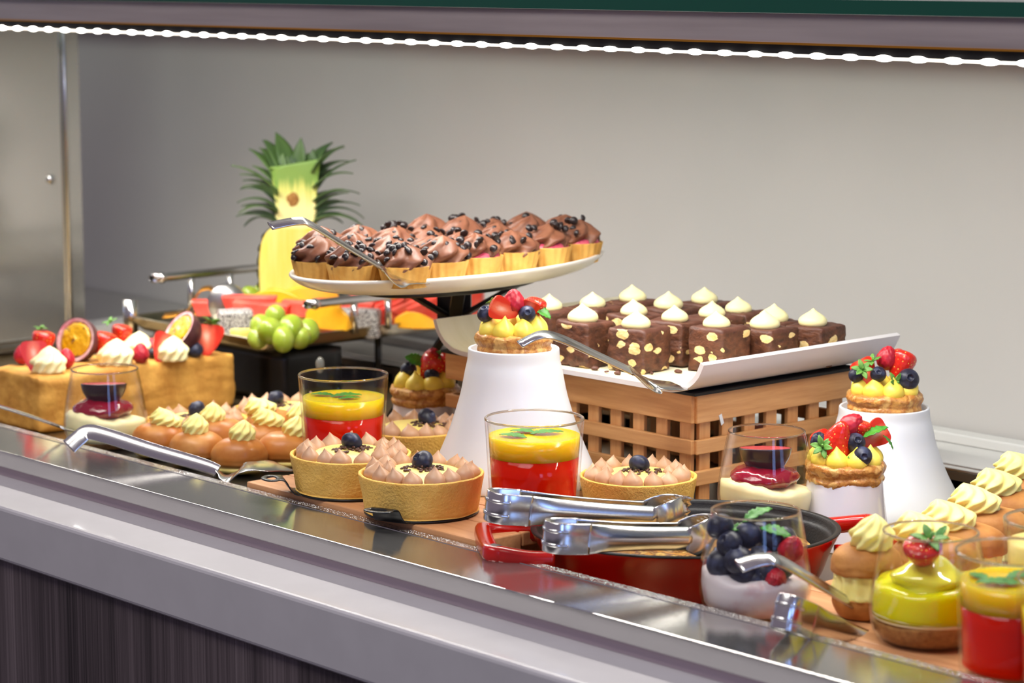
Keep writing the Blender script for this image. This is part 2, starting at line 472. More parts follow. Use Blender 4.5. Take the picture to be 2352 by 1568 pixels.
M['orange_layer'] = P('yellow_juice_layer', (255, 206, 14), .2, sss=.9, c2=(255, 198, 10), scale=20, ssc=.02)
M['purple_fig'] = P('dark_plum_skin', (44, 26, 34), .28, coat=.3)
M['fig_cut'] = P('plum_cut_face', (150, 40, 50), .35, c2=(190, 70, 70), scale=180)
M['compote'] = P('berry_compote', (140, 14, 40), .1, trans=.1, sss=.3, coat=.6, bmp=.5, bscale=90, bdist=.002)
M['lime'] = P('lime_jelly', (240, 232, 8), .08, trans=.12, ior=1.2, sss=.8, coat=.5, ssc=.015)
M['lime_cream'] = P('lime_cream', (236, 230, 70), .12, sss=.4, coat=.6)
M['red_enamel'] = P('red_enamel', (184, 16, 4), .2, coat=.45, c2=(164, 10, 3), scale=12)
M['iron'] = P('black_enamel', (20, 19, 19), .5, bmp=.25, bscale=500)
M['pudding'] = P('baked_pudding', (196, 140, 56), .5, c2=(110, 60, 24), scale=90, lo=.35, hi=.62, c3=(220, 180, 96), bmp=.7, bscale=260, bdist=.002)
M['passion_skin'] = P('passionfruit_skin', (92, 52, 54), .4, c2=(70, 36, 42), scale=70)
M['passion_rim'] = P('passionfruit_pith', (226, 200, 196), .5, c2=(196, 120, 130), scale=90)
M['pulp'] = P('passionfruit_pulp', (206, 156, 12), .12, c2=(60, 44, 12), scale=150, lo=.60, hi=.68, coat=.6, bmp=.6, bscale=240, bdist=.002)
M['pine'] = P('pineapple_flesh', (238, 222, 128), .5, c2=(234, 208, 90), scale=16, sss=.15, stretch=(6, 1, .6), bmp=.15, bscale=40)
def core_mat():
    m, nt, b = new('pale_crown_core')
    tc = N(nt, 'ShaderNodeTexCoord'); sx = N(nt, 'ShaderNodeSeparateXYZ'); nt.links.new(tc.outputs['Object'], sx.inputs[0])
    v = coords(nt, (170, 10, 6), False); nn = noise_t(nt, v, 1.5, 3)
    mr = N(nt, 'ShaderNodeMapRange'); mr.inputs[1].default_value = .135; mr.inputs[2].default_value = .192
    nt.links.new(sx.outputs['Z'], mr.inputs[0])
    ml = N(nt, 'ShaderNodeMath', operation='MULTIPLY_ADD'); ml.inputs[1].default_value = .8; nt.links.new(nn.outputs['Fac'], ml.inputs[0]); nt.links.new(mr.outputs[0], ml.inputs[2])
    nt.links.new(ramp(nt, ml.outputs[0], [(.45, lin((244, 230, 158))), (.8, lin((214, 214, 110))), (1.0, lin((128, 160, 72)))]), b.inputs['Base Color'])
    b.inputs['Roughness'].default_value = .5
    return m
M['pine_core'] = core_mat()
M['pine_rind'] = P('pineapple_rind', (120, 104, 36), .65, c2=(82, 88, 30), scale=110, bmp=.6, bscale=120, bdist=.003)
M['pine_leaf'] = P('pineapple_leaf', (52, 78, 44), .4, c2=(92, 120, 58), scale=12, stretch=(1, 1, .2))
M['grape'] = P('green_grape', (138, 162, 38), .24, sss=.35, trans=.1, c2=(164, 182, 72), scale=40, coat=.2)
M['melon'] = P('yellow_melon', (250, 190, 40), .35, c2=(246, 170, 30), scale=30, sss=.2)
M['water'] = P('watermelon_flesh', (232, 66, 54), .4, c2=(240, 110, 92), scale=30, sss=.15, stretch=(1, 4, 1))
def dragon():
    m, nt, b = new('dragonfruit_flesh')
    v = coords(nt, (1, 1, 1), True)
    vo = N(nt, 'ShaderNodeTexVoronoi'); vo.inputs['Scale'].default_value = 420; nt.links.new(v, vo.inputs['Vector'])
    nt.links.new(ramp(nt, vo.outputs['Distance'], [(.36, lin((36, 36, 38))), (.48, lin((184, 180, 176)))]), b.inputs['Base Color']); b.inputs['Roughness'].default_value = .35
    return m
M['dragon'] = dragon()
M['brass_amber_reflection'] = P('brass_and_painted_reflection', (200, 140, 50), .3, .9)  # the bead's own gold; on the fruit tongs an amber reflection painted as colour
M['floor'] = P('grey_floor', (66, 60, 60), .5, c2=(56, 52, 52), scale=3)
M['ceil'] = P('white_ceiling', (200, 196, 192), .7)
M['clear_bit'] = P('frosted_plastic', (150, 152, 146), .25, trans=.6)
# ------------------------------------------------------------------ setting
LIP = 0.012; WELL = -0.020
def struct(name, geo, mat, label, cat, smooth=False):
    o = mk(name, geo, mat, smooth=smooth); return tag(o, label, cat, None, 'structure')
struct('floor', box(-6, 4, -5, 2.2, -.90, -.86), M['floor'], 'grey floor under the buffet counter', 'floor')
pts = [(-4.6, 1.965), (-3, 1.965), (-1.5, 1.965), (0.8, 1.965)]
cv = [p for p in cr(pts, 6)]
V, Fc = [], []
for p in cv: V += [Vector((p.x, p.y, -.86)), Vector((p.x, p.y, 2.2)), Vector((p.x, p.y + .06, 2.2)), Vector((p.x, p.y + .06, -.86))]
for i in range(len(cv) - 1):
    a, b = i * 4, i * 4 + 4
    for k in range(4): Fc.append((a + k, b + k, b + (k + 1) % 4, a + (k + 1) % 4))
w = struct('wall_back', (V, Fc), M['wall'], 'plain pale grey wall behind the buffet', 'wall', True)
w.data.set_sharp_from_angle(angle=math.radians(40))
# the counter
X0, X1 = -2.80, -0.55
ct = thing('buffet_counter', 'long buffet counter with white worktop edge, steel rim and dark wood front', 'counter', (0, 0, -.86))
dz = .86
def cpart(name, geo, mat, smooth=False, bev=0): 
    o = mk(name, move(geo, 0, 0, dz), mat, ct, smooth=smooth)
    if bev: bevel(o, bev, 3)
    return o
cpart('white_worktop', box(-4.2, 0.9, 1.1237, 1.25, -.0650, -.0135), M['white_stone'], False, .004)
cpart('wooden_front_panel', box(-4.2, 0.9, 1.1285, 1.155, -.86, -.0651), M['laminate'])
rim = cpart('steel_rim', box(-4.2, 0.9, 1.1915, 1.255, -.0035, LIP), M['ledge'], False, .0007)
mk('condensation_strip', move(box(-4.2, .9, 1.255, 1.267, -.006, LIP - .0006), 0, 0, dz), M['wet'], rim, smooth=False)
cpart('plinth_strip', box(-4.2, .9, 1.1965, 1.255, -.0134, -.0036), M['plinth'])
cpart('rim_seam', box(-4.2, .9, 1.2538, 1.2552, LIP - .001, LIP + .0004), M['steel'])
cpart('well_floor', box(X0, X1 + 1.2, 1.2675, 1.835, -.03, WELL), M['well_steel'])
cpart('well_front_side', box(X0, X1 + 1.2, 1.259, 1.2672, -.03, -.0062), M['tray_steel'])
# back of the well: slotted vent panel, double steel bead, grey ledge, white curb
vg = [box(X0, X1 + 1.2, 1.832, 1.836, -.0285, -.022), box(X0, X1 + 1.2, 1.832, 1.836, -.009, -.0015)]
x = X0
while x < X1 + 1.2:
    vg.append(box(x, x + .008, 1.832, 1.836, -.022, -.009)); x += .038
cpart('vent_panel', join(*vg), M['vent'])
cpart('vent_recess', box(X0, X1 + 1.2, 1.838, 1.842, -.03, -.0015), M['black_matte'])
cpart('steel_bead', join(box(X0, X1 + 1.2, 1.833, 1.838, -.0015, .0015), box(X0, X1 + 1.2, 1.849, 1.853, -.0015, .0012)), M['steel'], False, .0008)
cpart('back_ledge', box(X0, X1 + 1.2, 1.838, 1.962, -.03, -.0005), M['curb'])
cpart('back_curb', box(-2.717, X1 + 1.2, 1.938, 1.960, -.0005, .010), M['curb'], False, .002)
cpart('end_ledge', box(-4.2, -2.795, 1.2678, 1.962, -.03, -.0005), M['panel'])
cpart('end_curb', box(-2.7945, -2.7345, 1.2678, 1.962, -.03, .0005), M['curb'])
# steel end panel on the left
pn = thing('end_panel', 'brushed mirror steel side panel closing the left end of the buffet', 'panel', (-2.72, 1.45, -.0145))
mk('panel_sheet', box(-.012, 0, -.35, .2495, .006, .62), M['panel'], pn, smooth=False)
mk('edge_post', tube([(.004, .2485, .0), (.004, .2485, .62)], .0026, 10), M['steel'], pn)
mk('edge_flange', box(-.012, .0, .2515, .2725, .0, .62), M['panel'], pn, smooth=False)
mk('bottom_trim', join(box(-.012, .006, -.35, .2495, 0, .006), box(-.012, .004, -.35, .2495, .0085, .0125)), M['steel'], pn, smooth=False)
pb = DD(131, 413, 3.13)
mk('screw_head', sphere(.0058, 16, 10, .5, 1, 1), M['steel'], pn, Vector((-2.718, pb.y, pb.z)) - pn.location)
# overhead shelf with light strip
sh = thing('overhead_shelf', 'glass shelf over the food on a steel rail with a lit strip beneath', 'shelf', (0, 1.5, .394))
mk('glass_sheet', box(-4.2, 0.9, -.004, .452, .0345, .0445), M['shelf_glass'], sh, smooth=False)
mk('green_glass_edge', box(-4.2, 0.9, -.007, -.004, .0345, .0455), M['shelf_edge'], sh, smooth=False)
mk('steel_rail', join(box(-4.2, .9, -.003, .03, .0105, .034), box(-4.2, .9, .43, .458, -.002, .034)), M['rail'], sh, smooth=False)
mk('brass_bead', box(-4.2, .9, -.0042, -.003, .0095, .0112), M['brass_amber_reflection'], sh, smooth=False)
mk('black_channel', join(box(-4.2, .9, -.001, .028, .0022, .0098)), M['black_matte'], sh, smooth=False)
led0 = None
for k in range(60):
    x = -2.86 + k * .0333
    if led0 is None:
        led0 = mk('diode', sphere(1, 12, 8, .0095, .0020, .0026), M['led'], sh, (x, -.0006, .0012))
    else: inst(led0, 'diode', sh, (x, -.0006, .0012))
mk('diffuser', tube([(-2.9, .001, .001), (-.6, .001, .001)], .0013, 8), M['lens'], sh)
# lights of the room
def area(name, loc, target, size, sy, power, color):
    l = bpy.data.lights.new(name, 'AREA'); l.shape = 'RECTANGLE'; l.size = size; l.size_y = sy; l.energy = power; l.color = color
    o = bpy.data.objects.new(name, l); COL.objects.link(o); o.location = loc
    o.rotation_euler = (Vector(target) - Vector(loc)).to_track_quat('-Z', 'Y').to_euler(); return o
sl = area('strip_light', (-1.66, 1.512, .3935), (-1.66, 1.512, -1), 1.36, .012, 6.6, (1, .955, .885)); sl.data.spread = math.radians(174)
sl = area('strip_light', (-2.45, 1.512, .3935), (-2.45, 1.512, -1), .56, .012, 1.9, (1, .955, .885)); sl.data.spread = math.radians(140)
area('ceiling_lamp', (-1.25, .3, 1.95), (-1.75, 1.8, .1), 1.0, .8, 27, (1, .98, .945))
area('ceiling_lamp', (-2.3, .1, 2.2), (-2.2, 1.9, .1), 1.0, .6, 9, (1, .95, .88))
area('window_daylight', (2.5, -.5, 1.1), (-1.7, 1.4, 0.1), .6, 1.4, 22, (.26, .45, 1.0))
area('window_daylight', (2.9, 1.2, 1.2), (-1.5, 1.35, 0.1), .8, 1.4, 18, (.26, .45, 1.0))
wd = bpy.data.worlds.new('room'); SC.world = wd; wd.use_nodes = True
bg = wd.node_tree.nodes['Background']; bg.inputs[0].default_value = (.30, .248, .325, 1); bg.inputs[1].default_value = .74
# camera
cd = bpy.data.cameras.new('camera'); co = bpy.data.objects.new('camera', cd); COL.objects.link(co)
cd.sensor_width = 36; cd.lens = F / 2352 * 36; cd.clip_start = .02; cd.clip_end = 50
co.location = CAM
rot = Matrix((RT, UP, -FW)).transposed(); co.rotation_euler = rot.to_euler()
cd.dof.use_dof = True; cd.dof.focus_distance = 2.07; cd.dof.aperture_fstop = 8.5
SC.camera = co
vs = SC.view_settings; SC.display_settings.display_device = 'sRGB'
vs.view_transform = 'Standard'; vs.look = 'None'; vs.gamma = 1; vs.use_curve_mapping = False; vs.exposure = 0.0
SC.cycles.transparent_max_bounces = 32; SC.cycles.max_bounces = 14; SC.cycles.transmission_bounces = 10
# ------------------------------------------------------------------ shared part meshes
LIB = {}
def lib(key, build):
    """first use builds the part, later uses share its mesh"""
    def use(name, parent, loc=(0, 0, 0), rot=(0, 0, 0), scale=1.0):
        if key not in LIB:
            LIB[key] = build(name, parent)
            o = LIB[key]; o.location = loc; o.rotation_euler = rot
            o.scale = (scale,) * 3 if not isinstance(scale, (tuple, list)) else scale
            return o
        return inst(LIB[key], name, parent, loc, rot, scale)
    return use
p_rasp = lib('rasp', lambda n, p: mk(n, raspberry(.0095, .0215), M['rasp'], p))
p_blue = lib('blue', lambda n, p: mk(n, blueberry(.0075), M['blue'], p))
def _berry(n, p):
    g, i = berry(.0135, .031); return mk(n, g, None, p, mats=[M['straw']], idx=i)
def _half(n, p):
    g, i = berry(.0135, .031, True); return mk(n, g, None, p, mats=[M['straw'], M['flesh']], idx=i, sharp=50)
p_berry = lib('berry', _berry); p_half = lib('half', _half)
p_mint = lib('mint', lambda n, p: solid(mk(n, leaf(.024, .0075), M['mint'], p), .0005))
p_calyx = lib('calyx', lambda n, p: solid(mk(n, cap_green(.010), M['calyx'], p), .0005))
p_ckiss = lib('ckiss', lambda n, p: mk(n, kiss(.0092, .0175, .0012), M['custard'], p))
p_mkiss = lib('mkiss', lambda n, p: mk(n, kiss(.0080, .0150, .0016, 24), M['mocha'], p))
p_mkiss2 = lib('mkiss2', lambda n, p: mk(n, kiss(.0088, .0135, -.003, 24), M['mocha'], p))
p_ikiss = lib('ikiss', lambda n, p: mk(n, kiss(.0135, .0165, .001), M['ivory'], p))
p_bswirl = lib('bswirl', lambda n, p: mk(n, swirl(.0135, .021, 8, .12, 1.7, bend=.002), M['butter'], p))
p_bswirl2 = lib('bswirl2', lambda n, p: mk(n, scl(swirl(.0135, .0185, 8, .13, 2.4, bend=-.006), 1.25, .95, 1), M['butter'], p))
p_wswirl = lib('wswirl', lambda n, p: mk(n, swirl(.0175, .026, 9, .11, 1.4, bend=.002), M['white_cream'], p))
p_chip = lib('chip', lambda n, p: mk(n, lathe(sm([(0, 0), (.0030, 0), (.0036, .0010), (.0028, .0024), (.0010, .0034), (0, .0036)], 3), 14), M['chip'], p))
GREEN_TURN = 0

# ------------------------------------------------------------------ drinks in tumblers
def ringtube(name, par, r, z, rad):
    return mk(name, tube([(r * math.cos(2 * PI * k / 72), r * math.sin(2 * PI * k / 72), z) for k in range(73)], rad, 10, False), M['rim_glass'], par)
def tumbler(label, px, py, z, rl, yl, mints, base=None, pudding=None):
    loc = base or G(px, py, z)
    t = thing('dessert_glass', label, 'glass', loc, VIEW, 'layered jelly tumblers')
    ro, hh = .0407, .086
    out = sm([(0, 0), (.030, 0), (.0345, .0025), (.0360, .010), (.0378, .040), (.0396, .070), (ro, hh - .001)], 4)
    rimp = [(ro - .0003, hh), (ro - .0016, hh), (ro - .0020, hh - .0012)]
    inn = sm([(ro - .0021, hh - .002), (.0374, .070), (.0356, .040), (.0338, .012), (.031, .0075), (0, .0068)], 4)
    tb = mk('tumbler', lathe(out + rimp + inn, 72), M['glass'], t)
    ringtube('rim', tb, ro - .0009, hh, .0010)
    def rin(z): return .0335 + (z - .012) / .060 * .0040
    if pudding:
        mk('pale_custard', lathe(sm([(0, .0075), (.0312, .0078), (rin(.014), .0145)], 3) + [(rin(z), z) for z in (.03, .05, pudding)] + [(.02, pudding + .0006), (0, pudding + .001)], 56), M['custard_fill'], t)
        return t
    mk('red_jelly', lathe(sm([(0, .0075), (.0312, .0078), (rin(.014), .0145)], 3) + [(rin(z), z) for z in (.025, .04, rl)] + [(.02, rl), (0, rl)], 64), M['red_jelly'], t)
    y = mk('yellow_layer', lathe([(0, rl + .0002), (.02, rl + .0002), (rin(rl), rl + .0002), (rin((rl + yl) / 2), (rl + yl) / 2), (rin(yl) - .0004, yl), (rin(yl) - .003, yl - .0008), (.02, yl - .0009), (0, yl - .0009)], 64), M['orange_layer'], t)
    for (x, yy, a, s) in mints:
        p_mint('mint_leaf', t, (x, yy, yl - .0002), (0, -.03, a), (s, s, s * .55))
    return t
GC = 'red and yellow jelly in clear tumbler '
tumbler(GC + 'in front of the tall white cone stand', 1227, 1198, .016, .0555, .0725, [(-.004, .004, .2, 1.15), (.002, .010, 2.9, .9), (-.006, -.012, 2.7, 1.0), (-.014, .016, .5, .7)])
tumbler(GC + 'behind the two mocha tarts', 790.5, 1075, .016, .050, .066, [(-.012, .000, .15, 1.15), (-.008, .006, 3.0, .9), (-.004, -.012, .2, .8)])
tumbler(GC + 'beside the lime dessert glass at the right', 2328, 1559, 0, .050, .067, [(-.006, .006, .4, 1.2), (.004, -.010, 3.1, 1.3), (-.02, .0, 1.9, .8)])
tumbler(GC + 'cut by the right edge of the photo', 0, 0, 0, .050, .067, [(-.01, .0, .4, 1.1)], DD(2484, 1330, 1.537) - Vector((0, 0, .086)))
tumbler('clear tumbler of plain pale yellow custard near the filled buns', 0, 0, 0, 0, 0, [], DD(2440, 1194, 1.70) - Vector((0, 0, .086)), .070)

# ------------------------------------------------------------------ stemless glasses
def stemless(label, loc, s=1.0):
    t = thing('stemless_glass', label, 'glass', loc, VIEW)
    t.scale = (s, s, s)
    out = sm([(0, 0), (.026, 0), (.0325, .003), (.0382, .012), (.0408, .024), (.0404, .034), (.0380, .052), (.0350, .068), (.0325, .0800)], 5)
    rp = [(.0322, .0806), (.0316, .0806), (.0313, .0800)]
    inn = sm([(.0313, .0795), (.0338, .068), (.0368, .052), (.0392, .034), (.0396, .024), (.0370, .012), (.031, .0055), (.024, .0042), (0, .0040)], 5)
    gb = mk('glass_bowl', lathe(out + rp + inn, 72), M['glass'], t)
    ringtube('rim', gb, .0319, .0806, .0008)
    return t
def inr(z):
    for (z0, r0), (z1, r1) in zip(((.0042, .024), (.0055, .031), (.012, .0368), (.024, .0393), (.034, .0389), (.052, .0365), (.068, .0335)), ((.0055, .031), (.012, .0368), (.024, .0393), (.034, .0389), (.052, .0365), (.068, .0335), (.08, .031))):
        if z <= z1: return r0 + (r1 - r0) * (z - z0) / (z1 - z0) - .0005
    return .03
def layer(name, t, z0, z1, mat, top=0.0, wob=0.0, seed=0, tw=0.0):
    zs = [z0 + (z1 - z0) * k / 6 for k in range(7)]
    pr = [(0, z0), (inr(z0) * .7, z0)] + [(inr(z), z) for z in zs] + [(inr(z1) * .8, z1 + top * .5), (inr(z1) * .45, z1 + top * .9), (0, z1 + top)]
    g = lathe(pr, 64)
    out = []
    for p in g[0]:
        a = math.atan2(p.y, p.x)
        k = max(0, min(1, (p.z - z0) / max(1e-6, z1 - z0)))
        out.append(Vector((p.x, p.y, p.z + k * wob * (math.sin(a + seed) + .5 * math.sin(2.3 * a + seed * 2)) + (wob * .6 * noise.noise(Vector((p.x * 90, p.y * 90, seed))) if k > .95 else 0))))
    return mk(name, (out, g[1]), mat, t)
def cheesecake_glass(label, loc, s=1.0):
    t = stemless(label, loc, s)
    layer('biscuit_base', t, .0048, .0125, M['crumb'], 0, .001, 2)
    layer('whipped_cream', t, .0128, .0325, M['white_cream'], .004, .0050, 3.8)
    mk('cream_fold', disp(xf(swirl(.030, .016, 3, .07, 2.6), Matrix.Translation((.002, 0, .0235))), .0012, 60, 4), M['white_cream'], t)
    mk('berry_compote', disp(sphere(.0290, 36, 18, 1.0, .95, .36), .0018, 110, 3, 2), M['compote'], t, (-.002, -.003, .0425))
    half = [(0, .044), (.006, .0445), (.0135, .050), (.0185, .058), (.0205, .0655), (.0198, .0668)]
    fg = mk('plum_half', lathe(sm(half, 4), 44), M['purple_fig'], t, (-.001, -.002, .0), (-.11, 0, 0)); fg.scale = (1.08, 1.08, 1.0); fg.location.y -= .006
    mk('cut_face', disp(lathe([(.0199, .0666), (.017, .0664), (.010, .0658), (0, .0656)], 40), .0003, 400), M['fig_cut'], fg)
    return t
cheesecake_glass('stemless glass of cream, berry compote and dark plum half beside the left loaf cake', DD(240, 847, 2.43) - Vector((0, 0, .0805 * 1.02)), 1.02)
cheesecake_glass('stemless glass of cream, berry compote and dark plum half before the wooden crate', DD(1761, 989.5, 2.055) - Vector((0, 0, .0805)))
t = stemless('stemless glass of yogurt heaped with blueberries, raspberries and mint beside the red pan', DD(1736, 1172, 1.755) - Vector((0, 0, .0805)))
layer('biscuit_base', t, .0048, .0085, M['crumb'], 0, .0015, 1)
layer('yogurt', t, .0085, .034, M['yogurt'], .004, .0055, 5.0)
for k, (x, y, z, s) in enumerate([(-.026, -.004, .0695, 1.35), (-.020, -.014, .059, 1.3), (-.014, -.022, .049, 1.45), (-.026, -.012, .044, 1.4), (-.006, -.006, .0635, 1.35), (-.010, -.020, .0375, 1.3), (.002, -.018, .050, 1.2), (.012, -.008, .061, 1.3), (.006, -.020, .040, 1.25), (.018, -.016, .042, 1.2), (.004, .010, .060, 1.3), (-.012, .014, .055, 1.3), (.022, .008, .058, 1.2), (-.002, -.02, .0325, 1.25)]):
    p_blue('blueberry', t, (x, y, z), (R.uniform(-2, 2), R.uniform(-1, 1), 0), s)
p_rasp('raspberry', t, (.021, -.014, .046), (.35, .3, 0), 1.02); p_rasp('raspberry', t, (-.002, -.017, .046), (1.2, .2, 1), .8); p_rasp('raspberry', t, (.012, -.017, .0345), (1.4, 0, 0), .9)
p_mint('mint_leaf', t, (-.010, -.006, .073), (.1, -.35, .35), 1.0); p_mint('mint_leaf', t, (.002, -.010, .070), (.3, .25, -.25), .95); p_mint('mint_leaf', t, (-.004, -.010, .069), (-.4, .1, 2.6), .75)
t = stemless('stemless glass of bright lime jelly topped with a strawberry beside the red drink', DD(2138, 1225, 1.683) - Vector((0, 0, .0805)), 1.02)
layer('biscuit_base', t, .0048, .0215, M['crumb'], 0, .0016, 2)
layer('white_cream', t, .0216, .0236, M['white_cream'], 0, .0014, 4)
layer('lime_jelly', t, .0232, .0455, M['lime'], .0015, .0024, 1.2)
mk('lime_cream', disp(xf(swirl(.0262, .026, 3, .06, 2.4), Matrix.Translation((-.001, -.002, .040))), .0015, 60, 2), M['lime_cream'], t)
sb = p_berry('strawberry', t, (-.006, -.008, .0590), (.35, -.3, .4), (1.0, 1.0, .62))
p_calyx('calyx', t, (-.003, -.013, .0765), (.35, -.1, .6), 1.35); p_mint('leaf', t, (.002, -.012, .0775), (.2, -.75, .6), .5)

# ------------------------------------------------------------------ white ceramic stands
CONE = [(.0385, .119), (.0398, .1184), (.0402, .116), (.0408, .108), (.043, .098), (.0465, .080), (.051, .064), (.057, .046), (.064, .029), (.070, .015), (.0735, .003), (.0730, 0)]
def cone(label, loc, s=1.0, mat='ceramic', prof=None, sz=None):
    t = thing('cone_stand', label, 'display stand', loc, 0, 'white ceramic cone stands')
    pr = list(reversed(prof or CONE))
    pr = [(r * s, z * (sz or s)) for r, z in pr]
    ti = pr[-1]
    pr = [(0, 0)] + sm(pr, 4) + [(ti[0] - .0012, ti[1] - .001), (ti[0] - .002, ti[1] - .006), (0, ti[1] - .006)]
    mk('stand_body', lathe(pr, 72), M[mat], t)
    return loc + Vector((0, 0, ti[1] - .0055))
SMALL = [(.0288, .070), (.0298, .0694), (.0304, .067), (.0318, .050), (.0340, .028), (.0365, .008), (.037, .0005), (.0365, 0)]
dJ = 2.15
J = DD(1180, 797, dJ); jz = J.z
topJ = cone('tall white cone stand in the centre, in front of the crate', Vector((J.x, J.y, jz - .119)))
K = DD(2031, 932, 2.18)
topK = cone('large white cone stand at the right end of the crate', Vector((K.x, K.y, WELL + .0004)), 1.0, 'ceramic', None, (K.z - WELL - .0004) / .119)
Sm = DD(1941, 1092, 2.06)
topS = cone('short glossy white stand behind the red pan handle', Vector((Sm.x, Sm.y, WELL + .0004)), 1.05, 'glaze', SMALL, (Sm.z - WELL - .0004) / .070)
Lf = DD(976, 914, 2.44)
topL = cone('short glossy white stand half hidden behind the crate', Vector((Lf.x, Lf.y, Lf.z - .058)), 1.03, 'glaze', SMALL, .058 / .070)

# ------------------------------------------------------------------ puff tarts with custard and berries
def puff(label, loc, seed, kisses, berries, w=.0342):
    t = thing('berry_tart', label, 'tart', loc, VIEW, 'custard berry tarts on white stands')
    pr = [(0, 0), (w * .80, 0), (w * .93, .0015), (w * .97, .0050), (w * .93, .0080), (w * .965, .0105), (w, .0140), (w * .96, .0175), (w * .82, .0192), (w * .5, .0188), (0, .0185)]
    g = lathe(sm(pr, 4), 72)
    mk('puff_pastry', disp(disp(g, .0016, 55, seed), .0011, 260, seed, 2), M['puff'], t)
    for x, y, z, s in kisses: p_ckiss('custard_kiss', t, (x, y, z), (0, 0, R.uniform(0, 6)), s)
    for kind, x, y, z, rot, s in berries:
        {'r': p_rasp, 'b': p_blue, 's': p_berry, 'h': p_half, 'm': p_mint, 'c': p_calyx}[kind]({'r': 'raspberry', 'b': 'blueberry', 's': 'strawberry', 'h': 'strawberry_half', 'm': 'mint_leaf', 'c': 'calyx'}[kind], t, (x, y, z), rot, s)
    return t
def ring(n, r, z, s, off=0.0):
    return [(r * math.cos(2 * PI * k / n + off), r * math.sin(2 * PI * k / n + off), z, s) for k in range(n)]
puff('custard tart with berries on the tall centre cone stand', topJ, 1.3, ring(8, .0215, .0165, 1.12, .39) + [(0, 0, .0165, 1.1)], [
    ('r', .000, -.0090, .0350, (.05, .0, 0), 1.08), ('h', .0030, -.0165, .0360, (.25, -1.15, 0), .80), ('h', .0090, -.0085, .0300, (.30, .35, .1), .62),
    ('s', .0155, .004, .0270, (.1, .25, 0), .70), ('b', -.0245, -.0085, .0360, (.5, -.3, 0), 1.02), ('b', .0115, -.0160, .0370, (1.2, .2, 0), 1.0),
    ('m', .0165, -.003, .0420, (.5, .55, -.3), .78), ('m', .0140, -.003, .0400, (-.3, .1, .7), .6), ('c', -.0190, -.005, .0455, (-.5, -.6, 0), .55)])
puff('custard tart with berries on the large cone stand at right', topK, 4.1, ring(8, .0215, .0165, 1.08, .2) + [(0, 0, .0165, 1.1)], [
    ('r', .0000, .002, .0380, (.2, .15, 0), 1.05), ('s', .0080, -.006, .0270, (-.25, .45, .3), .95), ('h', .0180, .004, .0300, (.2, -.5, -.3), .85), ('h', -.0140, -.0130, .0250, (-.2, -.5, -.4), .85),
    ('b', -.0085, -.0170, .0370, (1.1, -.2, 0), .95), ('b', .0185, -.0150, .0320, (1.2, .2, 0), 1.30), ('b', -.0260, -.0040, .0340, (.6, 0, 0), .95),
    ('c', -.0225, -.0160, .0405, (.8, -.5, .4), 1.0), ('c', -.0125, -.0090, .0470, (.3, -.3, 0), .85), ('c', .0050, -.0210, .0300, (1.3, .3, .6), 1.0)])
puff('custard tart with a tall strawberry on the short stand behind the pan', topS, 7.7, ring(9, .0230, .0165, 1.05, .1) + [(0, 0, .0165, 1.1)], [
    ('r', -.0030, .003, .0410, (.2, .75, 0), 1.05), ('s', -.0040, -.0150, .0545, (3.5, .25, 0), 1.05), ('b', .0065, -.0120, .0360, (1.0, .3, 0), 1.15), ('b', .0110, -.0235, .0270, (1.4, .5, 0), 1.10),
    ('b', -.0235, -.0060, .0370, (.5, 0, 0), 1.0), ('h', -.0150, -.0050, .0260, (-.1, -.5, .3), .66), ('h', .0120, -.0060, .0330, (-.2, 1.05, .15), .90), ('s', .0105, .002, .0330, (.1, .2, 0), .62),
    ('m', .0130, -.0100, .0400, (.2, -.35, .2), .95), ('m', .0300, -.0080, .0420, (.1, .95, -.2), .6), ('c', -.0215, -.0160, .0330, (1.0, -.6, 0), 1.05), ('m', -.002, -.026, .026, (.4, 0, .3), .4)])
puff('custard tart with mint and berries half hidden behind the crate', topL, 9.9, ring(8, .0215, .0165, 1.15, .39) + [(0, 0, .0165, 1.1)], [
    ('r', .0040, -.002, .0330, (.1, .25, 0), 1.15), ('s', -.0020, -.0080, .0240, (.1, .55, 0), .95), ('s', .0190, -.004, .0270, (.1, .3, 0), .8), ('b', .0075, -.0180, .0320, (1.0, .2, 0), 1.0), ('b', -.0160, -.004, .0350, (.6, 0, 0), 1.1),
    ('m', -.0200, -.0050, .0480, (.9, .35, .15), 1.0), ('c', .0180, -.006, .0480, (.4, .4, 0), .9)], .0352)

# ------------------------------------------------------------------ mocha tarts
def flakes(seed):
    rr = random.Random(seed); gs = []
    for k in range(60):
        a = rr.uniform(0, 6.28); q = .0190 * math.sqrt(rr.random())
        s = sphere(1, 7, 5, rr.uniform(.0014, .0026), rr.uniform(.0010, .0018), rr.uniform(.0008, .0013))
        gs.append(xf(s, Matrix.Translation((q * math.cos(a), q * math.sin(a) * .8, rr.uniform(.0004, .0034) * (1 - q / .024))) @ Matrix.Rotation(rr.uniform(0, 3), 4, 'Z')))
    return join(*gs)
p_flakes = lib('flakes', lambda n, p: tag(mk(n, flakes(3), M['flake'], p), kind='stuff'))
p_mshell = lib('mshell', lambda n, p: mk(n, disp(lathe(sm([(0, 0), (.0440, 0), (.0468, .0010), (.0482, .006), (.0505, .020), (.0522, .0295), (.0520, .0312), (.0505, .0315), (.0494, .0300), (.0485, .026), (.0470, .0245), (0, .0245)], 4), 72, lambda a, t: 1 + (.004 * math.sin(11 * a) + .003 * math.sin(23 * a + 1) if .4 < t < .8 else 0)), .0006, 70, 2), M['shell_fine'], p))
p_mfill = lib('mfill', lambda n, p: mk(n, disp(lathe(sm([(.0483, .0272), (.042, .0282), (.034, .0310), (.024, .0342), (0, .0352)], 4), 48), .0004, 90), M['custard_fill'], p))
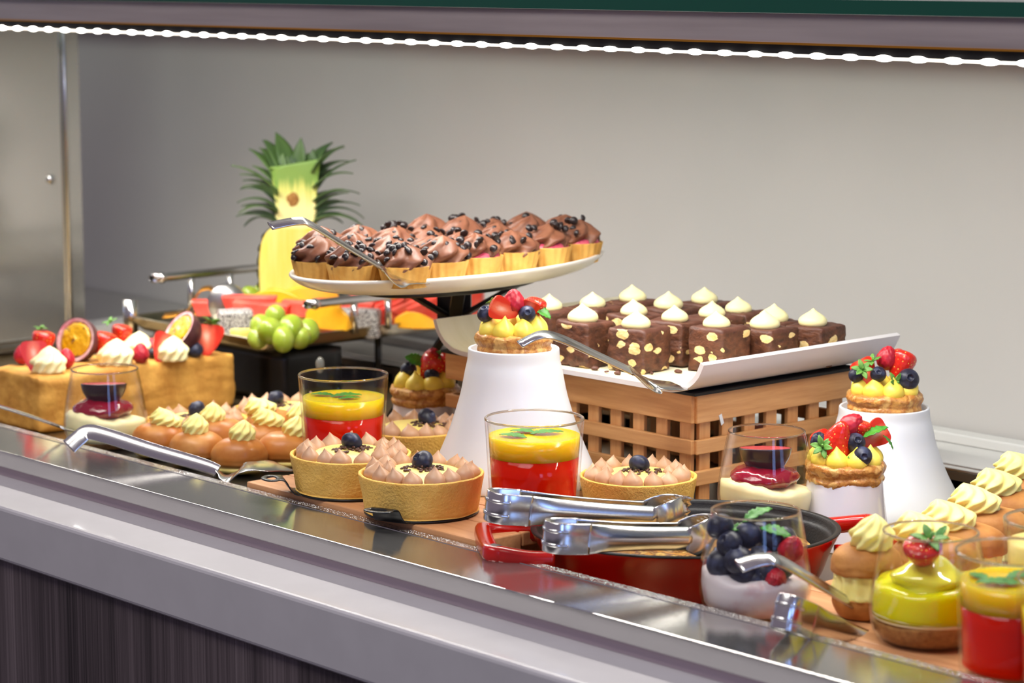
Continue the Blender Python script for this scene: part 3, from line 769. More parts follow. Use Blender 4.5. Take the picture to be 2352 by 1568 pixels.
def mocha(label, loc, bx=0.0, by=.004, seed=0, s=1.0, rz=0.0):
    t = thing('mocha_tart', label, 'tart', loc, VIEW + rz, 'mocha cream tarts')
    t.scale = (s,) * 3
    p_mshell('tart_shell', t); p_mfill('custard_filling', t)
    rr = random.Random(seed); n = 15
    for k in range(n):
        a = 2 * PI * (k + rr.uniform(-.12, .12)) / n; q = .0395 + rr.uniform(-.001, .001)
        (p_mkiss if rr.random() < .72 else p_mkiss2)('mocha_kiss', t, (q * math.cos(a), q * math.sin(a), .0275), (rr.uniform(-.12, .12), rr.uniform(-.12, .12), rr.uniform(0, 6)), rr.uniform(.92, 1.12))
    for k in range(4):
        a = rr.uniform(0, 6.28); q = .0275
        p_mkiss('mocha_kiss', t, (q * math.cos(a), q * math.sin(a) - .0, .0310), (0, 0, rr.uniform(0, 6)), rr.uniform(.6, .8)) if abs(a - 1.5) > 1 and abs(a - 4.7) > .8 else None
    p_flakes('chocolate_flakes', t, (bx + .001, by - .006, .0346), (0, 0, rr.uniform(0, 6)))
    p_blue('blueberry', t, (bx, by, .0398), (.9, .3, rr.uniform(0, 6)), (1.28, 1.28, 1.12))
    return t
MT = 'round mocha cream tart with a blueberry '
t3 = G(968, 1168, .0184); mocha(MT + 'nearest the steel rim, on black base', t3, .0010, .002, 1)
t2 = G(806, 1120, .0184); mocha(MT + 'on black base, left of the nearest tart', t2, .001, .002, 2)
t4 = DD(1466, 1099, 2.09); t4.z = .0035; mocha(MT + 'between red drink and wooden crate', t4, .001, .004, 3, .965)
t5 = DD(952, 990, 2.324); t5.z = .0004; mocha(MT + 'behind the left drink, beside the tall cone', t5, .012, .002, 4)
tA = DD(450, 964, 2.468); tA.z = -.0182; mocha(MT + 'in front of the loaf cake, behind the buns', tA, .000, .006, 5)
tB = DD(650, 938, 2.53); tB.z = -.0182; mocha(MT + 'at the right end of the loaf cake', tB, -.008, .006, 6)
def pan_base(label, loc, ang, s=1.0):
    t = thing('tart_base', label, 'tart base', loc, VIEW + ang, 'black tart bases')
    mk('base_plate', lathe([(0, 0), (.0470, 0), (.0480, .0006), (.0480, .0018), (.0470, .0022), (0, .0022)], 56), M['black'], t)
    for sgn in (1, -1):
        p = [(.044, 0, .0012), (.050, 0, .0016), (.0545, 0, .0060), (.0580, 0, .0125), (.0610, 0, .0140), (.064, 0, .0142)]
        g = ribbon([(x * sgn, y, z) for x, y, z in cr(p, 4)], [.0165 - .006 * k / 20 for k in range(21)], .0012, (0, 1, 0))
        h = mk('lift_tab', g, M['black'], t)
        c = Vector((.0690 * sgn, 0, .0142)); rg = [c + Vector((.0065 * math.cos(a), .0105 * math.sin(a), 0)) for a in [2 * PI * k / 24 for k in range(25)]]
        mk('tab_loop', tube(rg, .0028, 8, False, [(math.cos(2 * PI * k / 8), .3 * math.sin(2 * PI * k / 8)) for k in range(8)]), M['black'], h)
    return t
pan_base('black metal tart base under the tart nearest the rim', t3 - Vector((0, 0, .0023)), math.radians(-118))
pan_base('black metal tart base under the second tart, tab pointing left', t2 - Vector((0, 0, .0023)), math.radians(-166))
pan_base('black metal tart base under the tart behind the left drink', t5 - Vector((0, 0, .0023)), math.radians(-80))
# ------------------------------------------------------------------ boards
bd = thing('serving_board', 'slatted beech serving board under the mocha tarts and red drinks', 'board', (-1.55, 1.36, WELL))
e0 = G(560, 1106, .016)
bx0 = e0.x; bx1 = -1.437
yy = 1.2685
for k, wd_ in enumerate((.046, .046, .046)):
    o = mk('slat', box(bx0, bx1, yy, yy + wd_ - .0012, .004 if k else .000, .0158), M['board'], bd, -bd.location, smooth=False); bevel(o, .0012, 2); yy += wd_
for x in (bx0 + .04, bx1 - .06):
    mk('cross_batten', box(x, x + .03, 1.270, yy - .002, WELL + .0003, .004), M['board'], bd, -bd.location, smooth=False)
# lower boards on the well floor
b2 = thing('serving_board', 'beech serving board beneath the red pan and the right-hand glasses', 'board', (-1.0, 1.4, WELL))
yy = 1.2685
for k in range(7):
    o = mk('slat', box(-1.212, -.62, yy, yy + .0408, WELL + .0003, -.0004 if k < 6 else -.0004), M['board'], b2, -b2.location, smooth=False); bevel(o, .001, 2); yy += .042
b3 = tag(mk('slate_tray', box(-2.12, bx0 - .004, 1.2685, 1.47, WELL + .0003, -.0064), M['black'], smooth=False), 'black serving slab under the left buns and glass', 'tray'); bevel(b3, .001)
b4 = tag(mk('riser_block', rbox(.24, .09, .0585, .004, 6), M['black'], None, (-2.32, 1.69, WELL + .0296)), 'black riser block under the fruit tray', 'riser')

# ------------------------------------------------------------------ lattice crate
C0 = G(1595, 914, 0)     # direction only
cxx, cyy = -1.478, 1.556; cl, cw, chh = .335, .215, .0935
cz0 = WELL
cr_ = thing('wooden_crate', 'upturned beech lattice crate carrying the chocolate slices', 'crate', (cxx - cl / 2, cyy + cw / 2, cz0))
ztop = .0935
hb = [(ztop - .0255, ztop), (ztop - .0255 - .0150 - .0130, ztop - .0255 - .0150), (ztop - .0255 - .030 - .026, ztop - .0255 - .030 - .013), (cz0 + .0003, cz0 + .0133)]
def slat(x0, x1, y0, y1, z0, z1, along, name):
    L = (x1 - x0) if along == 'x' else (y1 - y0 if along == 'y' else z1 - z0)
    W = (y1 - y0) if along == 'x' else (x1 - x0)
    T = (z1 - z0) if along != 'z' else (y1 - y0)
    g = box(-L / 2, L / 2, -W / 2, W / 2, -T / 2, T / 2)
    r_ = {'x': (0, 0, 0), 'y': (0, 0, PI / 2), 'z': (0, -PI / 2, 0)}[along]
    if along == 'z': g = box(-L / 2, L / 2, -T / 2, T / 2, -W / 2, W / 2)
    o = mk(name, g, M['crate'], cr_, Vector(((x0 + x1) / 2, (y0 + y1) / 2, (z0 + z1) / 2)) - cr_.location, r_, smooth=False)
    bevel(o, .0009, 2); return o
th = .0048
for z0, z1 in hb:
    slat(cxx - cl, cxx - .0035, cyy, cyy + th, z0, z1, 'x', 'slat'); slat(cxx - cl, cxx - .0035, cyy + cw - th, cyy + cw, z0, z1, 'x', 'slat')
    slat(cxx - th, cxx, cyy + .0035, cyy + cw - .0035, z0, z1, 'y', 'slat'); slat(cxx - cl - .0002, cxx - cl + th, cyy + th + .001, cyy + cw - th - .001, z0, z1, 'y', 'slat')
k = 0
x = cxx - .017 - .006
while x > cxx - cl + .004:
    for y in (cyy + th + .0002, cyy + cw - 2 * th - .0002):
        slat(x, x + .0142, y, y + th, cz0 + .0005, ztop - .004, 'z', 'lath')
    x -= .0292
y = cyy + .012
while y < cyy + cw - .016:
    slat(cxx - 2 * th - .0002, cxx - th - .0002, y, y + .0142, cz0 + .0005, ztop - .004, 'z', 'lath')
    y += .0292
mk('crate_deck', box(cxx - cl + .007, cxx - .007, cyy + .007, cyy + cw - .007, ztop - .008, ztop - .0035), M['black_matte'], cr_, -cr_.location, smooth=False)
tag(mk('rubber_mat', box(cxx - cl - .002, cxx + .004, cyy - .004, cyy + cw + .003, ztop + .0003, ztop + .0028), M['black_matte'], smooth=False), 'thin black mat between crate and platter', 'mat')
sv = ray(1657, 963); sp = CAM + sv * ((cxx + .0003 - CAM.x) / sv.x)
mk('torn_label', disp(box(-.0003, .0003, -.0022, .0022, -.0046, .0046), .0008, 300), M['ceramic'], cr_, sp - cr_.location, (.35, 0, 0), smooth=False)
# ------------------------------------------------------------------ platter with curled ends
pz = ztop + .0032; py0, py1 = 1.540, 1.806
prof = cr([(-1.812, 0, .030), (-1.806, 0, .0175), (-1.794, 0, .0065), (-1.776, 0, .0008), (-1.74, 0, 0), (-1.60, 0, 0), (-1.508, 0, 0), (-1.486, 0, .0010), (-1.470, 0, .0070), (-1.459, 0, .0165), (-1.4525, 0, .0285)], 5)
V, Fc, ids = [], [], []
n = len(prof); tt = .0045; my = 10
for i, p in enumerate(prof):
    T = (prof[min(i + 1, n - 1)] - prof[max(i - 1, 0)]).normalized(); nn = Vector((-T.z, 0, T.x))
    for side in (0, 1):
        for j in range(my + 1):
            V.append(p + nn * (tt * side) + Vector((0, py0 + (py1 - py0) * j / my, pz)))
S_ = my + 1
for i in range(n - 1):
    for side in (0, 1):
        for j in range(my):
            a = (i * 2 + side) * S_ + j; b = ((i + 1) * 2 + side) * S_ + j
            Fc.append((a, a + 1, b + 1, b) if side == 0 else (a, b, b + 1, a + 1)); ids.append(1 if side == 0 else 0)
    for j in (0, my):
        a = i * 2 * S_ + j; b = (i + 1) * 2 * S_ + j
        Fc.append((a, b, b + S_, a + S_)); ids.append(1)
for i in (0, n - 1):
    for j in range(my):
        a = i * 2 * S_ + j; Fc.append((a, a + S_, a + S_ + 1, a + 1)); ids.append(1)
pl = mk('curved_platter', (V, Fc), None, mats=[M['platter_in'], M['platter_out']], idx=ids, sharp=40)
tag(pl, 'off-white platter, yellow light painted on its face, upcurled ends, on the crate', 'platter')
bz = pz + tt + .0003

# ------------------------------------------------------------------ chocolate biscuit slices
def slab(name, parent, sx, sy, sz, seed):
    g = rbox(sx, sy, sz, .0028, 12)
    g = disp(disp(g, .0016, 45, seed, 2), .0010, 210, seed)
    g = ([p + noise.noise_vector(p * 130 + Vector((seed, 0, 0))) * .0034 * max(0, .3 - p.z / sz) for p in g[0]], g[1])
    g = move(g, 0, 0, sz / 2)
    return g
BODIES = []
def slice_(label, px, py, hgt=.041, rz=.0, sx=.046, sy=.043, kx=0.0, ky=-.004, top=None):
    q = G(px, py, bz + hgt)
    t = thing('chocolate_slice', label, 'cake slice', (q.x, q.y, bz), rz, 'chocolate biscuit slices on the platter')
    sd = len(BODIES) * 1.37 + .5; BODIES.append(t)
    g = slab('x', t, sx, sy, hgt, sd)
    ids = [1 if sum(g[0][i].z for i in f) / len(f) > hgt - .0022 else 0 for f in g[1]]
    mk('chocolate_body', g, None, t, mats=[M['brownie'], M['brownie_top']], idx=ids)
    p_ikiss('cream_kiss', t, (kx, ky, hgt - .0012), (0, 0, R.uniform(0, 6)), R.uniform(.92, 1.08))
    return t
CS = 'chocolate biscuit slice with cream kiss, '
SL = [(CS + 'left end of the front row behind the cone tart', 1345, 735, .041, .10), (CS + 'front of the platter above the cake server', 1468, 749, .040, .28),
      (CS + 'front row centre, by the upcurled edge', 1660, 747, .041, .10), (CS + 'right of the centre front slice', 1757, 750, .038, .05),
      (CS + 'second from the right end by the upcurled edge', 1822, 741, .036, .12), (CS + 'right end of the platter', 1893, 746, .037, .2),
      (CS + 'behind the slice above the server', 1560, 733, .041, .12), (CS + 'second row, behind the cone stand tart', 1462, 720, .040, .05),
      (CS + 'second row, behind the centre front slice', 1645, 724, .041, .1), (CS + 'second row, right end', 1752, 721, .040, .18),
      (CS + 'leftmost, just above the berry tart leaf', 1275, 708, .041, .0), (CS + 'back row, second from left', 1360, 703, .041, .1),
      (CS + 'back row, leftmost of the three far ones', 1472, 690, .041, .06), (CS + 'back row, middle of the three far ones', 1530, 703, .038, .12), (CS + 'back row, rightmost of the three far ones', 1622, 692, .040, .25)]
pos = []
for a in SL: pos.append(G(a[1], a[2], bz + a[3]))
# nudge apart
XY = [Vector((p.x, p.y)) for p in pos]
for it in range(60):
    for i in range(len(XY)):
        for j in range(i):
            d = XY[i] - XY[j]; ov = .0455 - max(abs(d.x), abs(d.y))
            if ov > 0:
                if abs(d.x) > abs(d.y): s = Vector((math.copysign(ov / 2, d.x), 0))
                else: s = Vector((0, math.copysign(ov / 2, d.y)))
                XY[i] += s * .5; XY[j] -= s * .5
        XY[i].x = min(max(XY[i].x, -1.775), -1.494); XY[i].y = min(max(XY[i].y, 1.566), 1.782)
if globals().get('DEBUG'):
    for a, p, q in zip(SL, pos, XY): print('SLICE', a[0][-30:], [round(c, 3) for c in p[:2]], [round(c, 3) for c in q])
for a, q, p in zip(SL, XY, pos):
    o = slice_(a[0], a[1], a[2], a[3], a[4] * .4, .0425, .0410); o.location = (q.x, q.y, bz)
rr = random.Random(5)
for k in range(9):
    q = G(rr.uniform(1360, 1570), rr.uniform(838, 862), bz)
    tag(mk('cake_crumb', move(disp(sphere(rr.uniform(.0015, .0035), 8, 6, 1.3, 1, .6), .0008, 300, k), 0, 0, .001), M['brownie_top'], None, (q.x, q.y, bz + .0005)), 'small chocolate crumb on the platter before the slices', 'crumb', 'crumbs on the platter')

# ------------------------------------------------------------------ oval plate of chocolate tartlets
pc = DD(1040, 602, 2.40); pcx, pcy, pzt = pc.x, pc.y, pc.z
A_, B_ = .198, .106; PR = math.radians(8)
op = thing('oval_plate', 'oval cream plate of chocolate tartlets on a black stand', 'plate', (pcx, pcy, pzt), PR)
def oval(prof, seg=96): return scl(lathe(prof, seg), B_, A_, 1)
mk('plate_dish', oval(sm([(0, -.0165), (.60, -.0165), (.80, -.0150), (.93, -.0090), (.995, -.0015), (1.0, .0015), (.985, .0025), (.965, .0010), (.93, -.0030), (.85, -.0050), (.5, -.0055), (0, -.0055)], 4)), M['plate'], op)
pls = pzt - .0055
st = thing('plate_stand', 'black metal stand with crossed legs under the oval plate', 'stand', (pcx, pcy, WELL))
hubz = .112
bar = [(-.0085, -.0022), (.0085, -.0022), (.0085, .0022), (-.0085, .0022)]
hub = Vector((pcx + FH.x * .06, pcy + FH.y * .06, hubz))
def leg(a, top_r, bot_r, wd2=.0065, name='leg'):
    c, s = math.cos(a), math.sin(a)
    p = [hub + Vector((c * bot_r, s * bot_r, WELL + .001 - hubz)), hub + Vector((c * .006, s * .006, -.006)), hub + Vector((-c * .006, -s * .006, .006)), hub + Vector((-c * top_r, -s * top_r, pzt - .0185 - hubz))]
    g = ribbon(cr([tuple(q) for q in p], 6), wd2, .0045, (-s, c, 0))
    mk(name, g, M['black'], st, -st.location, smooth=False)
for a_ in (150, 40, 95): leg(VIEW + math.radians(a_), .085, .098)
mk('centre_plate', box(-.0035, .0035, -.017, .017, hubz - .01, pzt - .0175), M['black'], st, Vector((hub.x, hub.y, 0)) - st.location, (0, 0, VIEW + PI / 2 - .1), smooth=False)
mk('top_ring', scl(tube([(math.cos(2 * PI * k / 48), math.sin(2 * PI * k / 48), 0) for k in range(49)], .03, 8, False), B_ * .55, A_ * .55, .10), M['black'], st, Vector((pcx, pcy, pzt - .0203)) - st.location, (0, 0, PR))
p_cshell = lib('cshell', lambda n, p: mk(n, lathe(sm([(0, 0), (.0185, 0), (.0200, .0008), (.0225, .0100), (.0245, .0185), (.0243, .0195), (.0228, .0192), (.0220, .0170), (.0212, .0160), (0, .0158)], 4), 108, lambda a, t: 1 + .028 * math.cos(20 * a) * (1 if .12 < t < .72 else .3)), M['shell'], p))
p_pink = lib('pink', lambda n, p: mk(n, disp(lathe(sm([(0, .0150), (.0214, .0162), (.0212, .0195), (.016, .0235), (0, .0245)], 4), 32), .0008, 160), M['pink'], p))
def _csw(seed, tw, amp):
    return disp(move(swirl(.0228, .0255, 6, amp, tw, 72, 22, bend=.004), 0, 0, .0172), .0008, 70, seed)
p_cs = [lib('cs%d' % i, (lambda s, tw, am: lambda n, p: mk(n, _csw(s, tw, am), M['choc_cream'], p))(i * 2.2 + 1, tw, am)) for i, (tw, am) in enumerate([(1.5, .17), (2.1, .14), (1.1, .20)])]
def sw_r(t): return .0228 * (math.sin(PI * (.27 + .73 * t)) ** .85) * (1 - .16 * t)
def choc_tart(label, x, y, chips, seed, pink=False, tilt=0.0):
    t = thing('chocolate_tartlet', label, 'tartlet', (x, y, pls + .0003), 0, 'chocolate cream tartlets on the oval plate')
    rr = random.Random(seed); t.rotation_euler = (0, tilt, rr.uniform(0, 6))
    p_cshell('fluted_shell', t)
    if pink: p_pink('raspberry_filling', t)
    up = .0035 if pink else -.0016
    p_cs[seed % 3]('chocolate_swirl', t, (0, 0, up - .0005), (0, 0, rr.uniform(0, 6)), (1.06, 1.06, rr.uniform(.9, 1.12)) if not pink else (.96, .96, .9))
    for k in range(chips):
        tt_ = rr.uniform(.22, .95); a = rr.uniform(0, 6.28); r_ = sw_r(tt_) * 1.06 + .0014
        p_chip('chocolate_chip', t, (r_ * math.cos(a), r_ * math.sin(a), .0172 + .0245 * tt_ ** .92 * .95 + up), (rr.uniform(-1.2, 1.2), rr.uniform(-1.2, 1.2), a), rr.uniform(.95, 1.2))
rows = [(.0600, [-.128, -.080, -.032, 'gap', .020, .0675, .114], 'front row'), (.0170, [-.150, -.102, -.053, -.005, .043, .091, .140], 'second row'),
        (-.0300, [-.148, -.100, -.051, -.003, .045, .093, .141], 'third row'), (-.0735, [-.098, -.050, -.002, .046, .094], 'back row')]
ORD = ['first', 'second', 'third', 'fourth', 'fifth', 'sixth', 'seventh', 'eighth']
sd = 0
for ox, ys, rn in rows:
    k = 0
    for y in ys:
        if y == 'gap': continue
        lab = 'chocolate cream tartlet on the oval plate, %s, %s from left' % (rn, ORD[k])
        nch = 26 if y < -.07 else (14 if y < .0 else 9)
        pk = rn == 'front row' and k in (1, 4)
        y2 = y * 1.055; choc_tart(lab, pcx + ox * math.cos(PR) - y2 * math.sin(PR), pcy + ox * math.sin(PR) + y2 * math.cos(PR), nch, sd, rn == 'front row' and k in (2, 4, 5)); sd += 1; k += 1

# ------------------------------------------------------------------ steel fruit tray
tx0, tx1, ty0, ty1, tz = -2.452, -2.187, 1.609, 1.932, .0412
ft = thing('fruit_tray', 'rectangular steel fruit tray with two bar handles', 'tray', ((tx0 + tx1) / 2, (ty0 + ty1) / 2, tz))
def rrect(hx, hy, r, n=6):
    out = []
    for cx, cy, a0 in ((hx - r, hy - r, 0), (-hx + r, hy - r, PI / 2), (-hx + r, -hy + r, PI), (hx - r, -hy + r, 1.5 * PI)):
        for k in range(n + 1):
            a = a0 + PI / 2 * k / n; out.append((cx + r * math.cos(a), cy + r * math.sin(a)))
    return out
def dish(hx, hy, levels):
    V, Fc = [], []
    for inset, r, z in levels:
        for x, y in rrect(hx - inset, hy - inset, r): V.append(Vector((x, y, z)))
    m = len(rrect(1, 1, .1))
    for i in range(len(levels) - 1):
        for k in range(m):
            j = (k + 1) % m; Fc.append((i * m + k, i * m + j, (i + 1) * m + j, (i + 1) * m + k))
    Fc.append(tuple(reversed(range(m)))); Fc.append(tuple(range((len(levels) - 1) * m, len(levels) * m)))
    return V, Fc
hx, hy = (tx1 - tx0) / 2, (ty1 - ty0) / 2
mk('tray_pan', dish(hx, hy, [(.016, .012, 0), (.010, .016, .0012), (.004, .018, .007), (.002, .019, .014), (.0, .02, .0165), (.0008, .019, .0175), (.003, .018, .0165), (.005, .017, .008), (.012, .014, .0035), (.018, .012, .003)]), M['tray_steel'], ft, sharp=60)
def handle(x, y0, y1, zt, posts, name):
    h = mk(name, tube(cr([(x, y0 - .004, zt), (x, y0, zt), (x, y1, zt), (x, y1 + .004, zt)], 3), .0052, 12), M['steel'], ft, -ft.location)
    mk('end_cap', sphere(.0068, 14, 10), M['steel'], h, (x, y0 - .004, zt))
    for y in posts: mk('handle_post', tube([(x, y, tz + .012), (x, y, zt)], .0042, 10), M['steel'], h)
handle(tx0 + .004, 1.662, 1.90, .0995, (1.70, 1.757), 'bar_handle')
hR = DD(745, 693, 2.78)
handle(tx1 - .001, 1.690, 1.90, .0915, (1.742, 1.792), 'bar_handle')
mk('corner_post', tube([(tx0 + .004, ty0 + .004, tz - .004), (tx0 + .004, ty0 + .004, tz + .036)], .0088, 20), M['steel'], ft, -ft.location)
for x in (tx0 + .03, tx1 - .03):
    for y in (1.645, 1.80):
        if y > 1.7: mk('tray_leg', tube([(x, y, WELL + .001), (x, y, tz + .002)], .0042, 8), M['black'], ft, -ft.location)
fz = tz + .0035
# pineapple half
pa = DD(682, 722, 2.93)
pn_ = thing('pineapple_half', 'upright halved pineapple with green crown at the back of the fruit tray', 'pineapple', (pa.x, pa.y, fz), VIEW)
pp = [(.034, 0), (.0410, .012), (.0452, .035), (.0462, .062), (.0445, .088), (.0385, .106), (.0300, .114)]
prs = sm(pp, 5)
def half_lathe(pr, seg=28, inset=0.0):
    V, Fc = [], []
    for x, z in pr:
        for k in range(seg + 1):
            a = PI * k / seg; V.append(Vector(((x - inset) * math.cos(a), (x - inset) * math.sin(a), z)))
    for i in range(len(pr) - 1):
        for k in range(seg):
            a = i * (seg + 1) + k; Fc.append((a, a + 1, a + seg + 2, a + seg + 1))
    n = len(pr); Fc.append(tuple(range(seg + 1))); Fc.append(tuple(reversed(range((n - 1) * (seg + 1), n * (seg + 1)))))
    return V, Fc
g = half_lathe(prs)
kn = [Vector((p.x * (1 + .035 * math.cos(math.atan2(p.y, p.x) * 14) * math.cos(p.z * 420)), p.y * (1 + .035 * math.cos(math.atan2(p.y, p.x) * 14) * math.cos(p.z * 420)), p.z)) for p in g[0]]
mk('rind', (kn, g[1]), M['pine_rind'], pn_)
def face(pr, y0, y1, k):
    V, Fc = [], []
    for y in (y0, y1):
        for x, z in pr:
            for j in range(9): V.append(Vector((x * k * (-1 + 2 * j / 8), y, z)))
    n = len(pr)
    for s in (0, 1):
        for i in range(n - 1):
            for j in range(8):
                a = s * n * 9 + i * 9 + j; q = (a, a + 1, a + 10, a + 9)
                Fc.append(q if s == 0 else tuple(reversed(q)))
    for i in range(n - 1):
        for j in (0, 8):
            a = i * 9 + j; Fc.append((a, a + 9, a + 9 + n * 9, a + n * 9))
    for i in (0, n - 1):
        for j in range(8):
            a = i * 9 + j; Fc.append((a, a + 1, a + 1 + n * 9, a + n * 9))
    return V, Fc
mk('yellow_flesh', disp(face(prs, -.0022, .0035, .955), .0006, 60), M['pine'], pn_)
crp = sm([(.0240, .106), (.0245, .122), (.0240, .140), (.0255, .158), (.0275, .176), (.0300, .190)], 4)
cg = face(crp, -.001, .010, 1.0)
cg = ([Vector((p.x, p.y, p.z + (.10 * p.x + .0015 * math.sin(p.x * 900) if p.z > .185 else 0))) for p in cg[0]], cg[1])
mk('crown_core', disp(cg, .0006, 80), M['pine_core'], pn_)
rr = random.Random(11)
def pleaf(L, W, curl, seed):
    V, Fc = [], []; n = 14
    for i in range(n + 1):
        t = i / n; w = W * (1 - t ** 2.2) * (.85 + .3 * math.sin(PI * t)) + .0003
        z = L * (math.sin(curl * t) / curl); x = L * (1 - math.cos(curl * t)) / curl
        for s in (-1, -.5, 0, .5, 1): V.append(Vector((x - abs(s) * W * .30 * (1 - t), s * w, z)))
    for i in range(n):
        for j in range(4):
            a = i * 5 + j; Fc.append((a, a + 1, a + 6, a + 5))
    return V, Fc
for k in range(44):
    side = 1 if k % 2 else -1
    lev = (k // 2) / 21.0
    zb = .116 + .066 * lev
    a = rr.uniform(-.15, 1.25); az = a if side > 0 else PI - a
    L = rr.uniform(.045, .066); cu = rr.uniform(.5, 1.1) + .5 * (1 - lev)
    lf = solid(mk('crown_leaf', pleaf(L, rr.uniform(.0075, .0110), cu, k), M['pine_leaf'], pn_, (.0225 * math.cos(az), .016 * math.sin(az) + .002, zb)), .0012)
    lf.rotation_euler = (0, .42 + .45 * (1 - lev) + rr.uniform(-.1, .1), az)
for k in range(7):
    solid(mk('crown_leaf', pleaf(rr.uniform(.022, .032), .0085, .3, 3), M['pine_leaf'], pn_, (-.018 + .006 * k, .011, .172 + .0008 * k), (0, .1, 1.2)), .0011)
tl = solid(mk('crown_leaf', pleaf(.034, .0085, .3, 3), M['pine_leaf'], pn_, (.004, .013, .186), (0, .02, 1.2)), .0011)
mk('core_hollow', disp(sphere(.006, 16, 10, 1.3, .3, 1.4), .002, 200), M['brass_amber_reflection'] if False else M['crumb'], pn_, (-.003, -.001, .148))
# fruit pieces
def at_tray(px, py, d, z=None):
    q = DD(px, py, d); return Vector((q.x, q.y, fz if z is None else z))
gr = None
def grape(px, py, d, z, s=1.0, lab='green grape in the bunch at the near corner of the tray', grp='grapes at the near corner'):
    q = DD(px, py, d)
    g_ = mk('green_grape', sphere(.0105, 24, 16, 1, 1, 1.18), M['grape'], None) if 'grape' not in LIB else inst(LIB['grape'], 'green_grape')
    LIB.setdefault('grape', g_)
    g_.location = (q.x, q.y, q.z); g_.scale = (s, s, s); g_.rotation_euler = (R.uniform(-.9, .9), R.uniform(-.9, .9), 0)
    tag(g_, lab, 'grape', grp)
for px, py, d, s in [(598, 750, 2.735, 1.15), (620, 760, 2.70, 1.38), (668, 754, 2.71, 1.36), (708, 760, 2.745, 1.22), (632, 728, 2.745, 1.15), (592, 776, 2.71, 1.1), (650, 779, 2.69, 1.2), (690, 776, 2.71, 1.1), (645, 752, 2.75, 1.1)]:
    grape(px, py, d, 0, s)
for px, py, d, s in [(572, 681, 2.93, 1.1), (600, 672, 2.95, 1.05), (612, 688, 2.92, 1.0), (590, 695, 2.92, 1.0), (625, 679, 2.93, .95)]:
    grape(px, py, d, 0, s, 'green grape in the bunch at the foot of the pineapple', 'grapes beside the pineapple')
def wedge(L, W, Ht):
    V = []; n = 14; Fc = []
    for i in range(n + 1):
        t = -1 + 2 * i / n; b = Ht * .35 * (1 - t * t)
        for y, z in ((-W / 2, 0 + 0 * b), (W / 2, 0), (W * .12, Ht * (1 - .55 * t * t)), (-W * .12, Ht * (1 - .55 * t * t))):
            V.append(Vector((L / 2 * t, y * (1 - .35 * t * t), z)))
    for i in range(n):
        for k in range(4):
            j = (k + 1) % 4; a = i * 4; b = a + 4; Fc.append((a + k, a + j, b + j, b + k))
    Fc.append((3, 2, 1, 0)); Fc.append(tuple(range(n * 4, n * 4 + 4)))
    return V, Fc
def prism(L, W, Ht, skew=.006):
    V = []
    for x, k in ((-L / 2, -1), (L / 2, 1)):
        for y, z in ((-W / 2, 0), (W / 2, 0), (W * .38, Ht), (-W * .30, Ht * .94)):
            V.append(Vector((x + k * skew * (z / Ht - .5), y, z)))
    return V, [(0, 1, 2, 3), (7, 6, 5, 4), (0, 4, 5, 1), (1, 5, 6, 2), (2, 6, 7, 3), (3, 7, 4, 0)]
def fruit(name, geo, mat, px, py, d, z, rz, rx, label, cat, group=None, bev=.0015):
    q = DD(px, py, d)
    o = mk(name, geo, M[mat], None, (q.x, q.y, q.z if z is None else z), (rx, 0, VIEW + rz), sharp=50)
    if bev: bevel(o, bev, 2)
    return tag(o, label, cat, group)
# dragon fruit cubes, pineapple chunk
fruit('dragonfruit_cube', disp(rbox(.040, .022, .032, .003, 8), .0008, 90), 'dragon', 540, 742, 2.80, None, .25, 0, 'speckled dragon fruit cube behind the loaf cake strawberry', 'fruit', None, 0)
fruit('dragonfruit_cube', disp(rbox(.052, .020, .034, .003, 8), .0008, 90, 4), 'dragon', 822, 742, 2.82, None, -.15, 0, 'speckled dragon fruit cube behind the right tray handle', 'fruit', None, 0)
fruit('pineapple_chunk', rbox(.026, .014, .013, .002, 6), 'pine', 556, 768, 2.765, None, .2, 0, 'small pale pineapple chunk below the left dragon fruit', 'fruit', None, 0)
fruit('melon_wedge', wedge(.062, .018, .034), 'melon', 756, 752, 2.80, None, -.6, .2, 'yellow melon wedge right of the near grapes', 'fruit', 'yellow melon wedges')
fruit('melon_wedge', wedge(.070, .020, .024), 'melon', 640, 706, 2.90, None, -.35, .3, 'yellow melon wedge at the foot of the pineapple, left one', 'fruit', 'yellow melon wedges')
fruit('melon_wedge', wedge(.075, .024, .022), 'melon', 705, 696, 2.91, None, .15, .2, 'yellow melon wedge under the left end of the oval plate', 'fruit', 'yellow melon wedges')
fruit('melon_wedge', wedge(.05, .02, .02), 'melon', 955, 750, 2.84, None, -.2, .2, 'yellow melon piece beneath the watermelon stack', 'fruit', 'yellow melon wedges')
for k, (px, py, d, rz, L, lb) in enumerate([(605, 728, 2.83, -.55, .075, 'red watermelon stick left of the near grapes'), (575, 712, 2.86, -.1, .06, 'red watermelon stick left of the melon wedge'), (716, 726, 2.84, -.45, .07, 'red watermelon stick behind the near grapes'),
        (795, 722, 2.86, -.35, .07, 'red watermelon stick behind the right handle post'), (500, 722, 2.88, .1, .055, 'red watermelon piece in the shade of the serving tongs')]):
    fruit('watermelon_stick', prism(L, .014, .018), 'water', px, py, d, None, rz, .2, lb, 'fruit', 'watermelon sticks')
for k in range(7):
    px = 850 + k * 36; py = 750 - k * 5
    q = DD(px, py, 2.90 - .012 * k)
    s = mk('watermelon_slice', xf(prism(.085, .017, .042, .03), Matrix.Rotation(.55, 4, 'X')), M['water'], None, (q.x, q.y, fz + .004 + .0030 * k), (0, -.42, VIEW - .5), sharp=50); bevel(s, .0015)
    tag(s, 'stacked red watermelon slice under the oval plate, %s from left' % ORD[k], 'fruit', 'stacked watermelon slices')
